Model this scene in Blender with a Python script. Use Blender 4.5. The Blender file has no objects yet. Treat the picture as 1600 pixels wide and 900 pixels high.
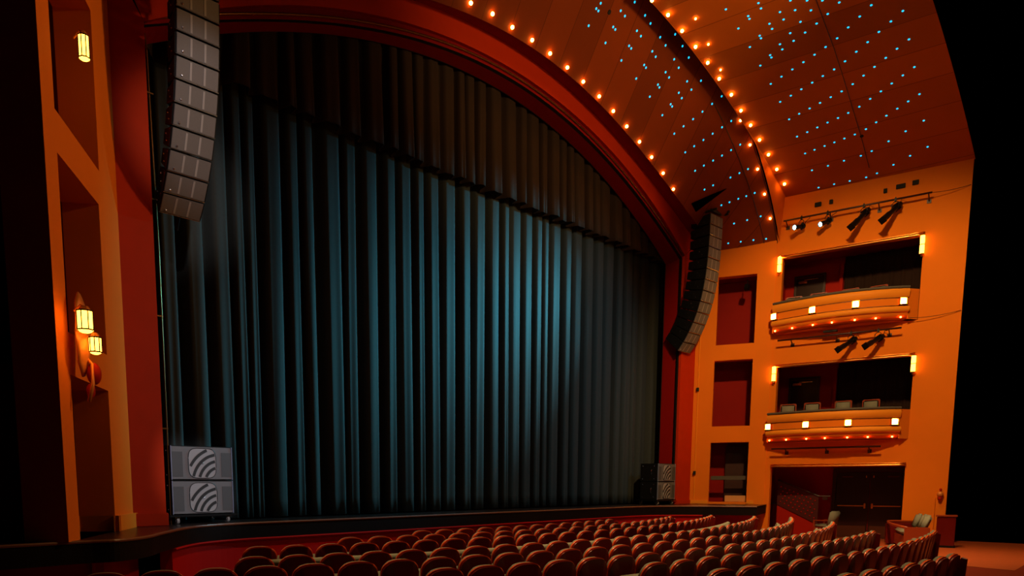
import bpy, bmesh, math, random
import numpy as np
from mathutils import Vector, Matrix
from mathutils.bvhtree import BVHTree
random.seed(7)
SC = bpy.context.scene
COL = SC.collection
R = math.radians
PI = math.pi

# ------------------------------------------------------------------ camera
F, CX, HZ, TP = 1150.0, 700.0, 755.0, 0.121
PH = math.atan(TP); PYC = HZ + F * TP
CAM = Vector((-13.54, -11.04, 0.65)); YAW = R(45.73)
f0 = Vector((math.sin(YAW), math.cos(YAW), 0)); RT = Vector((math.cos(YAW), -math.sin(YAW), 0))
FW = f0 * math.cos(PH) + Vector((0, 0, -math.sin(PH))); UP = RT.cross(FW)
cd = bpy.data.cameras.new('camera'); cam = bpy.data.objects.new('camera', cd); COL.objects.link(cam)
cd.sensor_width = 36; cd.lens = F / 1600 * 36
cd.shift_x = (800 - CX) / 1600; cd.shift_y = (PYC - 450) / 1600
cd.clip_start = .05; cd.clip_end = 200
cam.location = CAM
cam.rotation_euler = (PI / 2 - PH, 0, -YAW)
SC.camera = cam


def ray(x, y): return FW + RT * ((x - CX) / F) + UP * ((PYC - y) / F)


def on_plane(x, y, p0, n):
    r = ray(x, y); n = Vector(n)
    return CAM + r * ((Vector(p0) - CAM).dot(n) / r.dot(n))


def on_z(x, y, z): return on_plane(x, y, (0, 0, z), (0, 0, 1))


# ------------------------------------------------------------------ materials
def lin(c):
    return tuple((v / 255 / 12.92) if v / 255 <= .04045 else ((v / 255 + .055) / 1.055) ** 2.4 for v in c)


MATS = {}


def mat(name, rgb, rough=.6, metal=0, noise=.0, scale=8, bump=0, bscale=60, spec=.5, coat=0, emit=None, estr=0,
        sheen=0, mis=True, trans=0):
    m = bpy.data.materials.new(name); m.use_nodes = True
    nt = m.node_tree; b = nt.nodes['Principled BSDF']
    c = lin(rgb)
    b.inputs['Base Color'].default_value = (*c, 1)
    b.inputs['Roughness'].default_value = rough; b.inputs['Metallic'].default_value = metal
    b.inputs['Specular IOR Level'].default_value = spec
    b.inputs['Coat Weight'].default_value = coat; b.inputs['Coat Roughness'].default_value = .15
    b.inputs['Sheen Weight'].default_value = sheen
    if trans: b.inputs['Transmission Weight'].default_value = trans
    tc = nt.nodes.new('ShaderNodeTexCoord')
    if noise:
        n = nt.nodes.new('ShaderNodeTexNoise'); n.inputs['Scale'].default_value = scale
        n.inputs['Detail'].default_value = 5
        nt.links.new(tc.outputs['Object'], n.inputs['Vector'])
        mx = nt.nodes.new('ShaderNodeMix'); mx.data_type = 'RGBA'
        mx.inputs[6].default_value = (*[v * (1 - noise) for v in c], 1)
        mx.inputs[7].default_value = (*[min(1, v * (1 + noise)) for v in c], 1)
        nt.links.new(n.outputs['Fac'], mx.inputs[0]); nt.links.new(mx.outputs[2], b.inputs['Base Color'])
    if bump:
        n2 = nt.nodes.new('ShaderNodeTexNoise'); n2.inputs['Scale'].default_value = bscale
        nt.links.new(tc.outputs['Object'], n2.inputs['Vector'])
        bp = nt.nodes.new('ShaderNodeBump'); bp.inputs['Strength'].default_value = bump
        bp.inputs['Distance'].default_value = .01
        nt.links.new(n2.outputs['Fac'], bp.inputs['Height']); nt.links.new(bp.outputs['Normal'], b.inputs['Normal'])
    if emit:
        b.inputs['Emission Color'].default_value = (*lin(emit), 1)
        b.inputs['Emission Strength'].default_value = estr
    if not mis: m.cycles.emission_sampling = 'NONE'
    MATS[name] = m
    return m


orange = mat('orange_plaster', (232, 122, 22), .75, spec=.12, noise=.05, scale=2, bump=.04)
orange2 = mat('orange_paint_trim', (236, 142, 36), .5, spec=.12, noise=.04, scale=4)
redpl = mat('red_plaster', (172, 30, 8), .7, spec=.12, noise=.08, scale=2, bump=.04)
redarch = mat('red_arch_plaster', (192, 48, 8), .6, spec=.12, noise=.10, scale=3, bump=.06, bscale=20)
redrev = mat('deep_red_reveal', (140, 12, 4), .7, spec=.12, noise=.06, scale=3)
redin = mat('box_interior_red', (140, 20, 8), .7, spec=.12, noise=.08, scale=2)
pitred = mat('pit_wall_red', (178, 14, 10), .6, spec=.12, noise=.05, scale=3)
darkbrown = mat('dark_timber', (58, 22, 16), .45, noise=.25, scale=6)
blackp = mat('black_paint', (18, 13, 12), .5)
blackm = mat('matt_black', (12, 10, 10), .8)
stagefl = mat('stage_deck_black', (34, 26, 24), .28, noise=.2, scale=5, bump=.05)
nosing = mat('stage_edge_timber', (120, 74, 50), .4)
fascia = mat('stage_fascia_black', (16, 7, 5), .6, spec=.12, noise=.15, scale=2)
carpet = mat('red_carpet', (110, 36, 20), .95, spec=.12, noise=.25, scale=30, bump=.2)
woodfl = mat('aisle_timber_floor', (170, 78, 36), .45, noise=.15, scale=5)
brass = mat('brass', (250, 180, 80), .3, 1)
gold = mat('old_gold_tube', (120, 78, 34), .35, .8)
velvet = mat('charcoal_curtain_velour', (58, 62, 61), .8, spec=.12, noise=.12, scale=14, bump=.08, bscale=90)
velvet2 = mat('brown_black_valance_velour', (54, 40, 30), .85, spec=.12, noise=.12, scale=14, bump=.08, bscale=90)
boxcurt = mat('box_curtain_brown', (46, 30, 24), .9, spec=.12, noise=.1, scale=10)
shell = mat('seat_shell_mahogany', (98, 8, 4), .36, noise=.15, scale=9, coat=.2, spec=.3)
rimsheen = mat('seat_rim_painted_highlight', (232, 84, 22), .3, coat=.4)  # polished wood edge with its orange highlight put into the colour
greyfab = mat('grey_green_upholstery', (122, 122, 108), .9, noise=.12, scale=60, bump=.1, bscale=300)
seatarm = mat('seat_arm_timber', (150, 60, 28), .35, coat=.3)
dmetal = mat('dark_metal', (30, 28, 28), .45, .7)
steel = mat('bright_steel', (200, 200, 205), .25, 1)
grille = mat('grey_speaker_grille', (104, 100, 100), .7, noise=.06, scale=40, bump=.15, bscale=500)
cabblack = mat('speaker_cabinet_black', (9, 9, 10), .6, spec=.3)
panelgrey = mat('sub_side_panel_grey', (74, 72, 72), .7, noise=.05, scale=40)
bladegrey = mat('sub_baffle_blade_dark', (30, 26, 26), .6)
bladelite = mat('sub_baffle_light', (150, 146, 146), .7)
edgeblue = mat('edge_highlight_blue', (170, 180, 215), .3, .6)  # bluish edge highlight put into the colour
wheelw = mat('caster_wheel_rubber', (150, 146, 142), .4)
cushion = mat('rail_cushion_grey', (84, 78, 70), .85, noise=.1, scale=30)
bulbm = mat('warm_bulb_glow', (255, 200, 120), .4, emit=(255, 165, 60), estr=46)
bulb2m = mat('small_red_bulb_glow', (255, 150, 90), .4, emit=(255, 110, 48), estr=22)
lampm = mat('frosted_lamp_glow', (255, 220, 150), .4, emit=(255, 170, 60), estr=60)
lanternm = mat('lantern_glass_glow', (255, 220, 150), .4, emit=(255, 165, 55), estr=9)
starm = mat('cyan_star_glow', (60, 190, 230), .4, emit=(16, 166, 205), estr=1.9, mis=False)
spotm = mat('cool_white_lens_glow', (200, 240, 255), .3, emit=(150, 228, 250), estr=18)
voidb = mat('unlit_void_black', (2, 2, 2), 1, spec=0)
creamp = mat('cream_box', (205, 150, 90), .6)
glassdk = mat('dark_bronze_door_leaf', (40, 12, 9), .3, noise=.1, scale=3)
kickp = mat('bronze_kick_plate', (96, 50, 30), .4, .4)
amber = mat('amber_shell_gilt', (214, 128, 52), .45, .2)


def ceiling_mat(name, rgb, pitch, ang):
    m = mat(name, rgb, .7, noise=.05, scale=1.2, spec=.12)
    nt = m.node_tree; b = nt.nodes['Principled BSDF']
    tc = nt.nodes.new('ShaderNodeTexCoord'); mp = nt.nodes.new('ShaderNodeMapping')
    mp.inputs['Rotation'].default_value = (0, 0, R(ang))
    nt.links.new(tc.outputs['Object'], mp.inputs['Vector'])
    sp = nt.nodes.new('ShaderNodeSeparateXYZ'); nt.links.new(mp.outputs[0], sp.inputs[0])
    dv = nt.nodes.new('ShaderNodeMath'); dv.operation = 'DIVIDE'; dv.inputs[1].default_value = pitch
    nt.links.new(sp.outputs[0], dv.inputs[0])
    fr = nt.nodes.new('ShaderNodeMath'); fr.operation = 'FRACT'; nt.links.new(dv.outputs[0], fr.inputs[0])
    lt = nt.nodes.new('ShaderNodeMath'); lt.operation = 'LESS_THAN'; lt.inputs[1].default_value = .02
    nt.links.new(fr.outputs[0], lt.inputs[0])
    src0 = b.inputs['Base Color'].links[0].from_socket
    fl = nt.nodes.new('ShaderNodeMath'); fl.operation = 'FLOOR'; nt.links.new(dv.outputs[0], fl.inputs[0])
    wn = nt.nodes.new('ShaderNodeTexWhiteNoise'); wn.noise_dimensions = '1D'; nt.links.new(fl.outputs[0], wn.inputs['W'])
    mr = nt.nodes.new('ShaderNodeMapRange'); mr.inputs[3].default_value = .78; mr.inputs[4].default_value = 1.12
    nt.links.new(wn.outputs['Value'], mr.inputs[0])
    vm = nt.nodes.new('ShaderNodeVectorMath'); vm.operation = 'SCALE'; nt.links.new(src0, vm.inputs[0]); nt.links.new(mr.outputs[0], vm.inputs['Scale'])
    src = vm.outputs[0]
    mx = nt.nodes.new('ShaderNodeMix'); mx.data_type = 'RGBA'
    nt.links.new(lt.outputs[0], mx.inputs[0]); nt.links.new(src, mx.inputs[6])
    mx.inputs[7].default_value = (*[v * .5 for v in lin(rgb)], 1)
    nt.links.new(mx.outputs[2], b.inputs['Base Color'])
    return m


ceil1 = ceiling_mat('ceiling_rust_timber', (132, 54, 10), .85, 8)
ceil2 = ceiling_mat('ceiling_rust_boards', (188, 92, 18), .95, -6)


# ------------------------------------------------------------------ object helpers
def link(name, me, m, parent=None, smooth=False):
    o = bpy.data.objects.new(name, me); COL.objects.link(o)
    if m is not None: me.materials.append(m)
    if smooth:
        for p in me.polygons: p.use_smooth = True
    if parent is not None: o.parent = parent
    return o


def obj(name, bm, m, parent=None, smooth=False, bevel=0, sharp=None):
    if bevel:
        bmesh.ops.bevel(bm, geom=[e for e in bm.edges], offset=bevel, segments=2, affect='EDGES', profile=.6)
    bmesh.ops.recalc_face_normals(bm, faces=bm.faces)
    me = bpy.data.meshes.new(name); bm.to_mesh(me); bm.free()
    o = link(name, me, m, parent, smooth)
    if smooth and sharp:
        me.set_sharp_from_angle(angle=R(sharp))
    return o


def raw(name, vs, fs, m, parent=None, smooth=False, flip=False):
    me = bpy.data.meshes.new(name)
    if flip: fs = [tuple(reversed(f)) for f in fs]
    me.from_pydata([tuple(v) for v in vs], [], fs); me.update()
    return link(name, me, m, parent, smooth)


def thing(name, label, cat, loc=(0, 0, 0), rotz=0, group=None):
    o = bpy.data.objects.new(name, None); COL.objects.link(o); o.empty_display_size = .2
    o.location = loc; o.rotation_euler = (0, 0, rotz); o['label'] = label; o['category'] = cat
    if group: o['group'] = group
    return o


def tag(o, label, cat, group=None):
    o['label'] = label; o['category'] = cat
    if group: o['group'] = group
    return o


def struct(o):
    o['kind'] = 'structure'; return o


def copy_tree(o, parent=None):
    c = o.copy(); COL.objects.link(c); c.parent = parent
    for ch in CH.get(o.name, []): copy_tree(ch, c)
    return c


CH = {}


def register(o):
    """remember the children of a prototype so that copying is quick"""
    CH[o.name] = list(o.children)
    for ch in o.children: register(ch)


def box(bm, c, s, rot=None, bev=0):
    r = bmesh.ops.create_cube(bm, size=1)
    vs = r['verts']
    M = Matrix.Translation(Vector(c)) @ (rot.to_4x4() if rot is not None else Matrix()) @ Matrix.Diagonal((*s, 1))
    for v in vs: v.co = M @ v.co
    if bev:
        es = list({e for v in vs for e in v.link_edges})
        bmesh.ops.bevel(bm, geom=es, offset=bev, segments=2, affect='EDGES')
    return vs


def cyl(bm, p0, p1, r, r2=None, n=12, caps=True):
    p0 = Vector(p0); p1 = Vector(p1); d = p1 - p0
    q = Vector((0, 0, 1)).rotation_difference(d.normalized())
    M = Matrix.Translation((p0 + p1) / 2) @ q.to_matrix().to_4x4()
    bmesh.ops.create_cone(bm, cap_ends=caps, segments=n, radius1=r, radius2=r if r2 is None else r2, depth=d.length, matrix=M)


def sph(bm, c, r, u=12, v=8, sc=(1, 1, 1)):
    bmesh.ops.create_uvsphere(bm, u_segments=u, v_segments=v, radius=r,
                              matrix=Matrix.Translation(Vector(c)) @ Matrix.Diagonal((*sc, 1)))


def tube(bm, pts, r, n=8):
    pts = [Vector(p) for p in pts]; rings = []
    for i, p in enumerate(pts):
        t = (pts[min(i + 1, len(pts) - 1)] - pts[max(i - 1, 0)]).normalized()
        a = t.cross(Vector((0, 0, 1)))
        if a.length < .05: a = t.cross(Vector((1, 0, 0)))
        a.normalize(); b = t.cross(a)
        rings.append([bm.verts.new(p + a * (r * math.cos(2 * PI * k / n)) + b * (r * math.sin(2 * PI * k / n))) for k in range(n)])
    for i in range(len(rings) - 1):
        for k in range(n):
            bm.faces.new((rings[i][k], rings[i][(k + 1) % n], rings[i + 1][(k + 1) % n], rings[i + 1][k]))
    bm.faces.new(rings[0][::-1]); bm.faces.new(rings[-1])


def sag(p, q, drop, n=14):
    p = Vector(p); q = Vector(q)
    return [p.lerp(q, i / n) + Vector((0, 0, -drop * 4 * (i / n) * (1 - i / n))) for i in range(n + 1)]


def strip(bm, A, B):
    """quad strip between two polylines"""
    a = [bm.verts.new(p) for p in A]; b = [bm.verts.new(p) for p in B]
    for i in range(len(a) - 1): bm.faces.new((a[i], a[i + 1], b[i + 1], b[i]))


def loft(name, rows, m, parent=None, smooth=True, flip=False):
    n = len(rows[0]); vs = [p for r in rows for p in r]; fs = []
    for i in range(len(rows) - 1):
        for j in range(n - 1):
            fs.append((i * n + j, i * n + j + 1, (i + 1) * n + j + 1, (i + 1) * n + j))
    return raw(name, vs, fs, m, parent, smooth, flip)


def sweep(bm, path, prof, closed=True):
    """path: list of (point, outward normal); prof: list of (out, z)"""
    rings = [[bm.verts.new(Vector((p.x, p.y, 0)) + n * o + Vector((0, 0, z))) for (o, z) in prof] for p, n in path]
    k = len(prof)
    for i in range(len(rings) - 1):
        for j in range(k if closed else k - 1):
            bm.faces.new((rings[i][j], rings[i][(j + 1) % k], rings[i + 1][(j + 1) % k], rings[i + 1][j]))
    if closed:
        bm.faces.new(rings[0][::-1]); bm.faces.new(rings[-1])


# ------------------------------------------------------------------ stage curves
def even_fit(pts, deg=2):
    x = np.array([p[0] for p in pts]) ** 2; z = np.array([p[1] for p in pts])
    return np.polyfit(x, z, deg)


fC1 = even_fit([(0, 9.49), (.58, 9.49), (2.0, 9.39), (1.23, 9.44), (2.85, 9.23), (3.98, 9.05), (4.25, 8.93), (5.04, 8.68), (6.04, 8.25), (6.58, 7.93), (7.75, 7.43), (8.12, 7.28), (8.4, 7.1)])
fC2 = even_fit([(0, 9.46), (1.34, 9.43), (1.76, 9.35), (2.86, 9.24), (3.3, 9.11), (4.28, 8.98), (5.67, 8.34), (6.17, 8.19), (7.12, 7.75), (7.87, 7.5), (8.43, 7.2)])
fC4 = even_fit([(0, 9.62), (.79, 9.6), (1.87, 9.55), (2.45, 9.4), (3.9, 9.11), (4.47, 9.0), (5.16, 8.73), (6.25, 8.37), (7.2, 7.87), (8.2, 7.36), (8.43, 7.16)])
fC5 = even_fit([(0, 10.07), (.8, 10.05), (1.12, 10.01), (1.9, 9.97), (2.62, 9.79), (3.2, 9.72), (4.35, 9.44), (5.22, 9.21), (6.83, 8.65), (8.48, 8.04), (8.95, 7.9)])
fC6 = even_fit([(0, 9.9), (.31, 9.89), (1.87, 9.73), (3.52, 9.42), (4.88, 9.03), (6.4, 8.63), (7.44, 8.22), (9.1, 7.72)])
fC7 = even_fit([(0, 11.0), (1.67, 10.89), (2.73, 10.78), (3.95, 10.63), (5.47, 10.39), (7.23, 9.89), (8.33, 9.51), (9.82, 9.02)])


def ev(f, x): return float(np.polyval(f, x * x))


def e1(x): return 5.24 + 6.9 * math.sqrt(max(0, 1 - (x / 10.5) ** 2))


XL, XR = -8.43, 8.0           # clear opening of the proscenium
XWL, XWR = -8.94, 8.91        # where the red face meets the orange side walls
xs = [XL + (XR - XL) * i / 120 for i in range(121)]

# front red face (Y=0): arch band + two jamb faces, with thickness behind
bm = bmesh.new()
xo = [XWL + (XWR - XWL) * i / 120 for i in range(121)]
strip(bm, [(x, 0, ev(fC4, x)) for x in xs], [(a, 0, ev(fC5, a) + .25) for a in xo])
# jambs
for (xa, xb) in ((XWL - .15, XL), (XR, XWR + .15)):
    zz = ev(fC4, XL if xa < 0 else XR)
    xi = xb if xa < 0 else xa; xe = xa if xa < 0 else xb
    z0 = 0
    a = [bm.verts.new(p) for p in ((xi, 0, z0), (xe, 0, z0), (xe, 0, ev(fC5, 8.95) + .25), (xi, 0, zz))]
    bm.faces.new(a)
    # return of the jamb
    b = [bm.verts.new(p) for p in ((xi, 0, 0), (xi, 0, zz), (xi, .08, zz), (xi, .08, 0))]
    bm.faces.new(b)
struct(obj('wall_stage', bm, redarch))
# recessed dark red step on the arch, gold tube, black slot
bm = bmesh.new()
strip(bm, [(x, 0, ev(fC4, x)) for x in xs], [(x, .08, ev(fC4, x)) for x in xs])
strip(bm, [(x, .08, ev(fC4, x)) for x in xs], [(x, .08, ev(fC2, x) - .02) for x in xs])
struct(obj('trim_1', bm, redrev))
bm = bmesh.new(); tube(bm, [(x, .05, ev(fC2, x) + .05) for x in xs], .022, 8)
struct(obj('trim_2', bm, gold, smooth=True))
bm = bmesh.new()
path = [(XL, .08, 0)] + [(XL, .08, ev(fC2, XL))] + [(x, .08, ev(fC2, x) - .02) for x in xs[1:-1]] + [(XR, .08, ev(fC2, XR))] + [(XR, .08, 0)]
path2 = [(p[0], .18, p[2] + (.0 if p[2] == 0 else .0)) for p in path]
strip(bm, path, path2)
struct(obj('trim_3', bm, blackp))
# inner red reveal: soffit and jambs
bm = bmesh.new()
pa = [(XL, .18, 0), (XL, .18, ev(fC2, XL) - .02)] + [(x, .18, ev(fC2, x) - .02) for x in xs[1:-1]] + [(XR, .18, ev(fC2, XR) - .02), (XR, .18, 0)]
pb = [(XL, .62, 0), (XL, .62, ev(fC1, XL))] + [(x, .62, ev(fC1, x)) for x in xs[1:-1]] + [(XR, .62, ev(fC1, XR)), (XR, .62, 0)]
strip(bm, pa, pb)
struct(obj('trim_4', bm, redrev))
# black false portal behind the reveal (stage side), closes the opening around the curtain
bm = bmesh.new()
pc = [(p[0], .64, p[2]) for p in pb]
pd = [(-11, .64, 0), (-11, .64, 12)] + [(-11 + 22 * i / 119, .64, 12) for i in range(119)] + [(11, .64, 12), (11, .64, 0)]
strip(bm, pc, pd)
strip(bm, pb, pc)
struct(obj('wall_stage_portal', bm, blackm))
# thin cable run clipped to the left jamb
bm = bmesh.new(); tube(bm, [(-8.22, .3, .0), (-8.22, .3, 4.2), (-8.26, .32, 7.0), (-8.36, .15, 7.12)], .012, 6)
for z in (1.5, 3.2, 4.9, 6.4): box(bm, (-8.3, .3, z), (.2, .02, .02))
tag(obj('jamb_cable', bm, gold), 'thin vertical cable clipped inside the left side of the stage opening', 'cable')
bm = bmesh.new(); tube(bm, [(7.94, .1, .0), (7.94, .1, 3.2), (7.96, .12, 7.3)], .02, 6)
for z in (2.0, 3.6, 5.4, 6.6, 7.1): box(bm, (7.97, .1, z), (.08, .03, .03))
tag(obj('jamb_cable', bm, dmetal), 'thin vertical cable clipped in the black slot right of the curtain', 'cable')

# stage house: deck, back, sides
edge = [(-15, -2.2), (-11.5, -2.28), (-10.47, -2.25), (-10.08, -2.3), (-9.59, -1.97), (-9.18, -1.46), (-8.46, -.66), (-7.91, -.26), (-7.2, -.08),
        (-6.0, -.1), (-4, -.13), (-2, -.16), (0, -.2), (2, -.22), (4, -.24), (5.3, -.3), (6.1, -.62), (6.8, -1.3), (7.15, -2.0), (7.5, -2.72)]


def smooth_poly(pts, n=6):
    P = [Vector((p[0], p[1], 0)) for p in pts]; out = []
    for i in range(len(P) - 1):
        a = P[max(i - 1, 0)]; b = P[i]; c = P[i + 1]; d = P[min(i + 2, len(P) - 1)]
        for k in range(n):
            t = k / n
            out.append(.5 * ((2 * b) + (c - a) * t + (2 * a - 5 * b + 4 * c - d) * t * t + (3 * b - a - 3 * c + d) * t ** 3))
    out.append(P[-1]); return out


E = smooth_poly(edge)
EN = []
for i, p in enumerate(E):
    t = (E[min(i + 1, len(E) - 1)] - E[max(i - 1, 0)]).normalized()
    EN.append(Vector((t.y, -t.x, 0)))
EP = list(zip(E, EN))
bm = bmesh.new()
strip(bm, [(p.x, p.y, 0) for p in E] + [(9.9, -2.1, 0), (12.6, -2.0, 0)], [(p.x, 3.2, 0) for p in E] + [(9.9, 3.2, 0), (12.6, 3.2, 0)])
struct(obj('floor_stage', bm, stagefl))
bm = bmesh.new(); sweep(bm, EP, [(-.02, -.03), (.012, -.03), (.018, -.012), (.012, .004), (-.02, .004)])
struct(obj('trim_5', bm, nosing))
bm = bmesh.new(); sweep(bm, EP, [(-.3, -.02), (0, -.02), (0, -.26), (-.3, -.26)])
# return at the right end of the apron
for a, b in (((7.5, -2.72), (9.74, -2.12)),):
    d = (Vector((*b, 0)) - Vector((*a, 0))); n = Vector((d.y, -d.x, 0)).normalized()
    sweep(bm, [(Vector((*a, 0)), n), (Vector((*b, 0)), n)], [(-.05, -.005), (0, -.005), (0, -.26), (-.05, -.26)])
struct(obj('trim_6', bm, fascia))
FL = -1.05
mid = [(p, n) for p, n in EP if -8.95 < p.x and p.x < 6.9]
bm = bmesh.new()
sweep(bm, mid, [(-.2, -.25), (-.03, -.25), (-.03, FL), (-.2, FL)])
struct(obj('wall_pit', bm, pitred))
bm = bmesh.new()
sweep(bm, mid, [(-.03, -.262), (.03, -.262), (.035, -.28), (.01, -.30), (-.03, -.31)])
struct(obj('trim_7', bm, pitred))
lo = [(p, n) for p, n in EP if p.x < -8.75]; ro = [(p, n) for p, n in EP if p.x > 6.7]
for q in (lo, ro):
    bm = bmesh.new(); sweep(bm, q, [(-.62, -.2), (-.5, -.2), (-.5, FL), (-.62, FL)])
    struct(obj('wall_under_apron', bm, pitred))
# pilot end of the pit wall, left
# ------------------------------------------------------------------ house floor
bm = bmesh.new(); box(bm, (-2.2, -7.5, FL - .05), (29.6, 15, .1))
struct(obj('floor_house', bm, carpet))
bm = bmesh.new()
P = [(7.2, -2.9), (9.8, -2.2), (12.6, -2.2), (12.6, -9), (4.4, -9), (5.4, -6.2), (6.6, -4.6)]
vs = [bm.verts.new((x, y, FL + .006)) for x, y in P]; bm.faces.new(vs)
struct(obj('floor_aisle', bm, woodfl))


# ------------------------------------------------------------------ walls with openings
def wall(name, A, ang, s0, s1, z0, z1, ops, th, m, inward=1, mrev=None):
    """wall from A along ang (measured from -Y towards +X), visible face on the house side"""
    d = Vector((math.sin(ang), -math.cos(ang), 0)) ; n = Vector((math.cos(ang), math.sin(ang), 0)) * inward
    A = Vector((A[0], A[1], 0))
    S = sorted({s0, s1, *[o[0] for o in ops], *[o[1] for o in ops]}); Z = sorted({z0, z1, *[o[2] for o in ops], *[o[3] for o in ops]})
    bm = bmesh.new(); br = bmesh.new()

    def P(s, z, k): return A + d * s + n * (th * k) + Vector((0, 0, z))

    def q(b, *p): b.faces.new([b.verts.new(v) for v in p])
    for i in range(len(S) - 1):
        for j in range(len(Z) - 1):
            sm = (S[i] + S[i + 1]) / 2; zm = (Z[j] + Z[j + 1]) / 2
            if any(o[0] < sm < o[1] and o[2] < zm < o[3] for o in ops): continue
            for k in (0, 1): q(bm, P(S[i], Z[j], k), P(S[i + 1], Z[j], k), P(S[i + 1], Z[j + 1], k), P(S[i], Z[j + 1], k))
    for o in ops:
        for (a, b) in (((o[0], o[2]), (o[0], o[3])), ((o[1], o[2]), (o[1], o[3])), ((o[0], o[3]), (o[1], o[3])), ((o[0], o[2]), (o[1], o[2]))):
            q(bm, P(*a, 0), P(*b, 0), P(*b, 1), P(*a, 1))
    for (a, b) in (((s0, z0), (s0, z1)), ((s1, z0), (s1, z1)), ((s0, z1), (s1, z1)), ((s0, z0), (s1, z0))):
        q(bm, P(*a, 0), P(*b, 0), P(*b, 1), P(*a, 1))
    bmesh.ops.remove_doubles(bm, verts=bm.verts, dist=.0005)
    return struct(obj(name, bm, m)), P


flR = R(21.6)
opsR = [(.6, 1.70, 4.90, 6.93), (.58, 1.69, 2.42, 4.43), (.57, 1.69, .06, 1.92)]
wR, PR = wall('wall_right', (8.91, 0), flR, -.02, 2.2, FL, 7.84, opsR, .3, orange)
bm = bmesh.new()
dR = Vector((math.sin(flR), -math.cos(flR), 0)); nR = Vector((math.cos(flR), math.sin(flR), 0))
for (a, b) in ((.0, .555), (1.70, 1.90)):
    c = Vector((8.91, 0, 0)) + dR * ((a + b) / 2) - nR * .02
    box(bm, (c.x, c.y, .06), (b - a, .05, .12), Matrix.Rotation(flR - PI / 2, 3, 'Z'), .008)
struct(obj('baseboard_right', bm, orange2))
# red jamb skirting
bm = bmesh.new()
box(bm, ((XR + XWR) / 2, -.02, .06), (XWR - XR, .05, .12), None, .008)
struct(obj('baseboard_stage_right', bm, redarch))
# little black switch box on the right wall edge
for zz, nm in ((3.58, 'upper'), (.98, 'lower')):
    bm = bmesh.new(); c = PR(.12, zz, -.12); box(bm, c, (.09, .08, .11), Matrix.Rotation(flR, 3, 'Z'), .006)
    tag(obj('wall_sensor', bm, blackm), '%s of two small black boxes on the orange wall edge beside the stage' % nm, 'sensor')
bm = bmesh.new(); c = PR(.13, 3.3, -.01); tube(bm, [PR(.13, .1, -.03), PR(.13, 7.6, -.03)], .02, 6)
struct(obj('trim_8', bm, orange2))

# niches behind the three right openings
for k, (a, b, z0, z1) in enumerate(opsR):
    bm = bmesh.new()

    def q(b_, *p): b_.faces.new([b_.verts.new(v) for v in p])
    K = 3.4
    a2, b2 = a - .25, b + .3
    q(bm, PR(a2, z0 - .05, K), PR(b2, z0 - .05, K), PR(b2, z1 + .05, K), PR(a2, z1 + .05, K))
    q(bm, PR(a2, z0 - .05, 1), PR(b2, z0 - .05, 1), PR(b2, z0 - .05, K), PR(a2, z0 - .05, K))
    q(bm, PR(a2, z1 + .05, 1), PR(b2, z1 + .05, 1), PR(b2, z1 + .05, K), PR(a2, z1 + .05, K))
    q(bm, PR(a2, z0 - .05, 1), PR(a2, z1 + .05, 1), PR(a2, z1 + .05, K), PR(a2, z0 - .05, K))
    q(bm, PR(b2, z0 - .05, 1), PR(b2, z1 + .05, 1), PR(b2, z1 + .05, K), PR(b2, z0 - .05, K))
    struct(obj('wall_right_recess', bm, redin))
    if k == 2:
        bm = bmesh.new(); c = PR(1.45, 1.0, 2.9); box(bm, c, (.9, .05, 1.7), Matrix.Rotation(flR - PI / 2, 3, 'Z'), .01)
        struct(obj('door_1', bm, darkbrown))
        bm = bmesh.new()
        p0, p1 = PR(.6, .80, 1.2), PR(1.68, .83, 1.2)
        d_ = (p1 - p0); box(bm, (p0 + p1) / 2, (d_.length, .05, .13), Matrix.Rotation(flR - PI / 2, 3, 'Z'), .01)
        tag(obj('niche_rail', bm, cushion), 'dark padded rail across the lowest opening beside the stage', 'rail')
        bm = bmesh.new(); c = PR(1.36, .16, .95)
        box(bm, c, (.62, .22, .2), Matrix.Rotation(flR - PI / 2, 3, 'Z'), .012)
        tag(obj('storage_chest', bm, creamp), 'low cream box on the stage floor inside the lowest wall opening', 'box')
# speaker in the top niche
t = thing('niche_monitor', 'small dark speaker bracketed in the top wall opening beside the stage', 'speaker', PR(1.42, 6.6, .6))
bm = bmesh.new(); box(bm, (0, 0, 0), (.14, .12, .18), Matrix.Rotation(.4, 3, 'Y'), .015); obj('speaker_body', bm, dmetal, t)
bm = bmesh.new(); tube(bm, [(0, 0, .06), (.04, .0, .17), (.08, .03, .24)], .015, 6); obj('bracket', bm, dmetal, t)

# ------------------------------------------------------------------ right box wall
AB = (9.77, -2.12); flB = R(8)
dB = Vector((math.sin(flB), -math.cos(flB), 0)); nB = Vector((math.cos(flB), math.sin(flB), 0))
opsB = [(.1, 3.64, 5.08, 7.3), (.1, 3.62, 1.93, 4.14), (.06, 3.6, FL, 1.16)]
wB, PB0 = wall('wall_right_boxes', AB, flB, -.1, 4.62, FL, 9.02, opsB, .22, orange)


def PB(s, z, out): return Vector((AB[0], AB[1], 0)) + dB * s - nB * out + Vector((0, 0, z))   # out>0 is towards the house


rotB = Matrix.Rotation(flB - PI / 2, 3, 'Z')     # local x along the wall, local y = +nB ... outwards is -y


def bx(bm, s, z, out, size, bev=0): box(bm, PB(s, z, out), size, rotB, bev)


bm = bmesh.new(); bx(bm, 4.13, FL + .07, .02, (.9, .05, .14), .008)
struct(obj('baseboard_right_boxes', bm, orange2))
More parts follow.
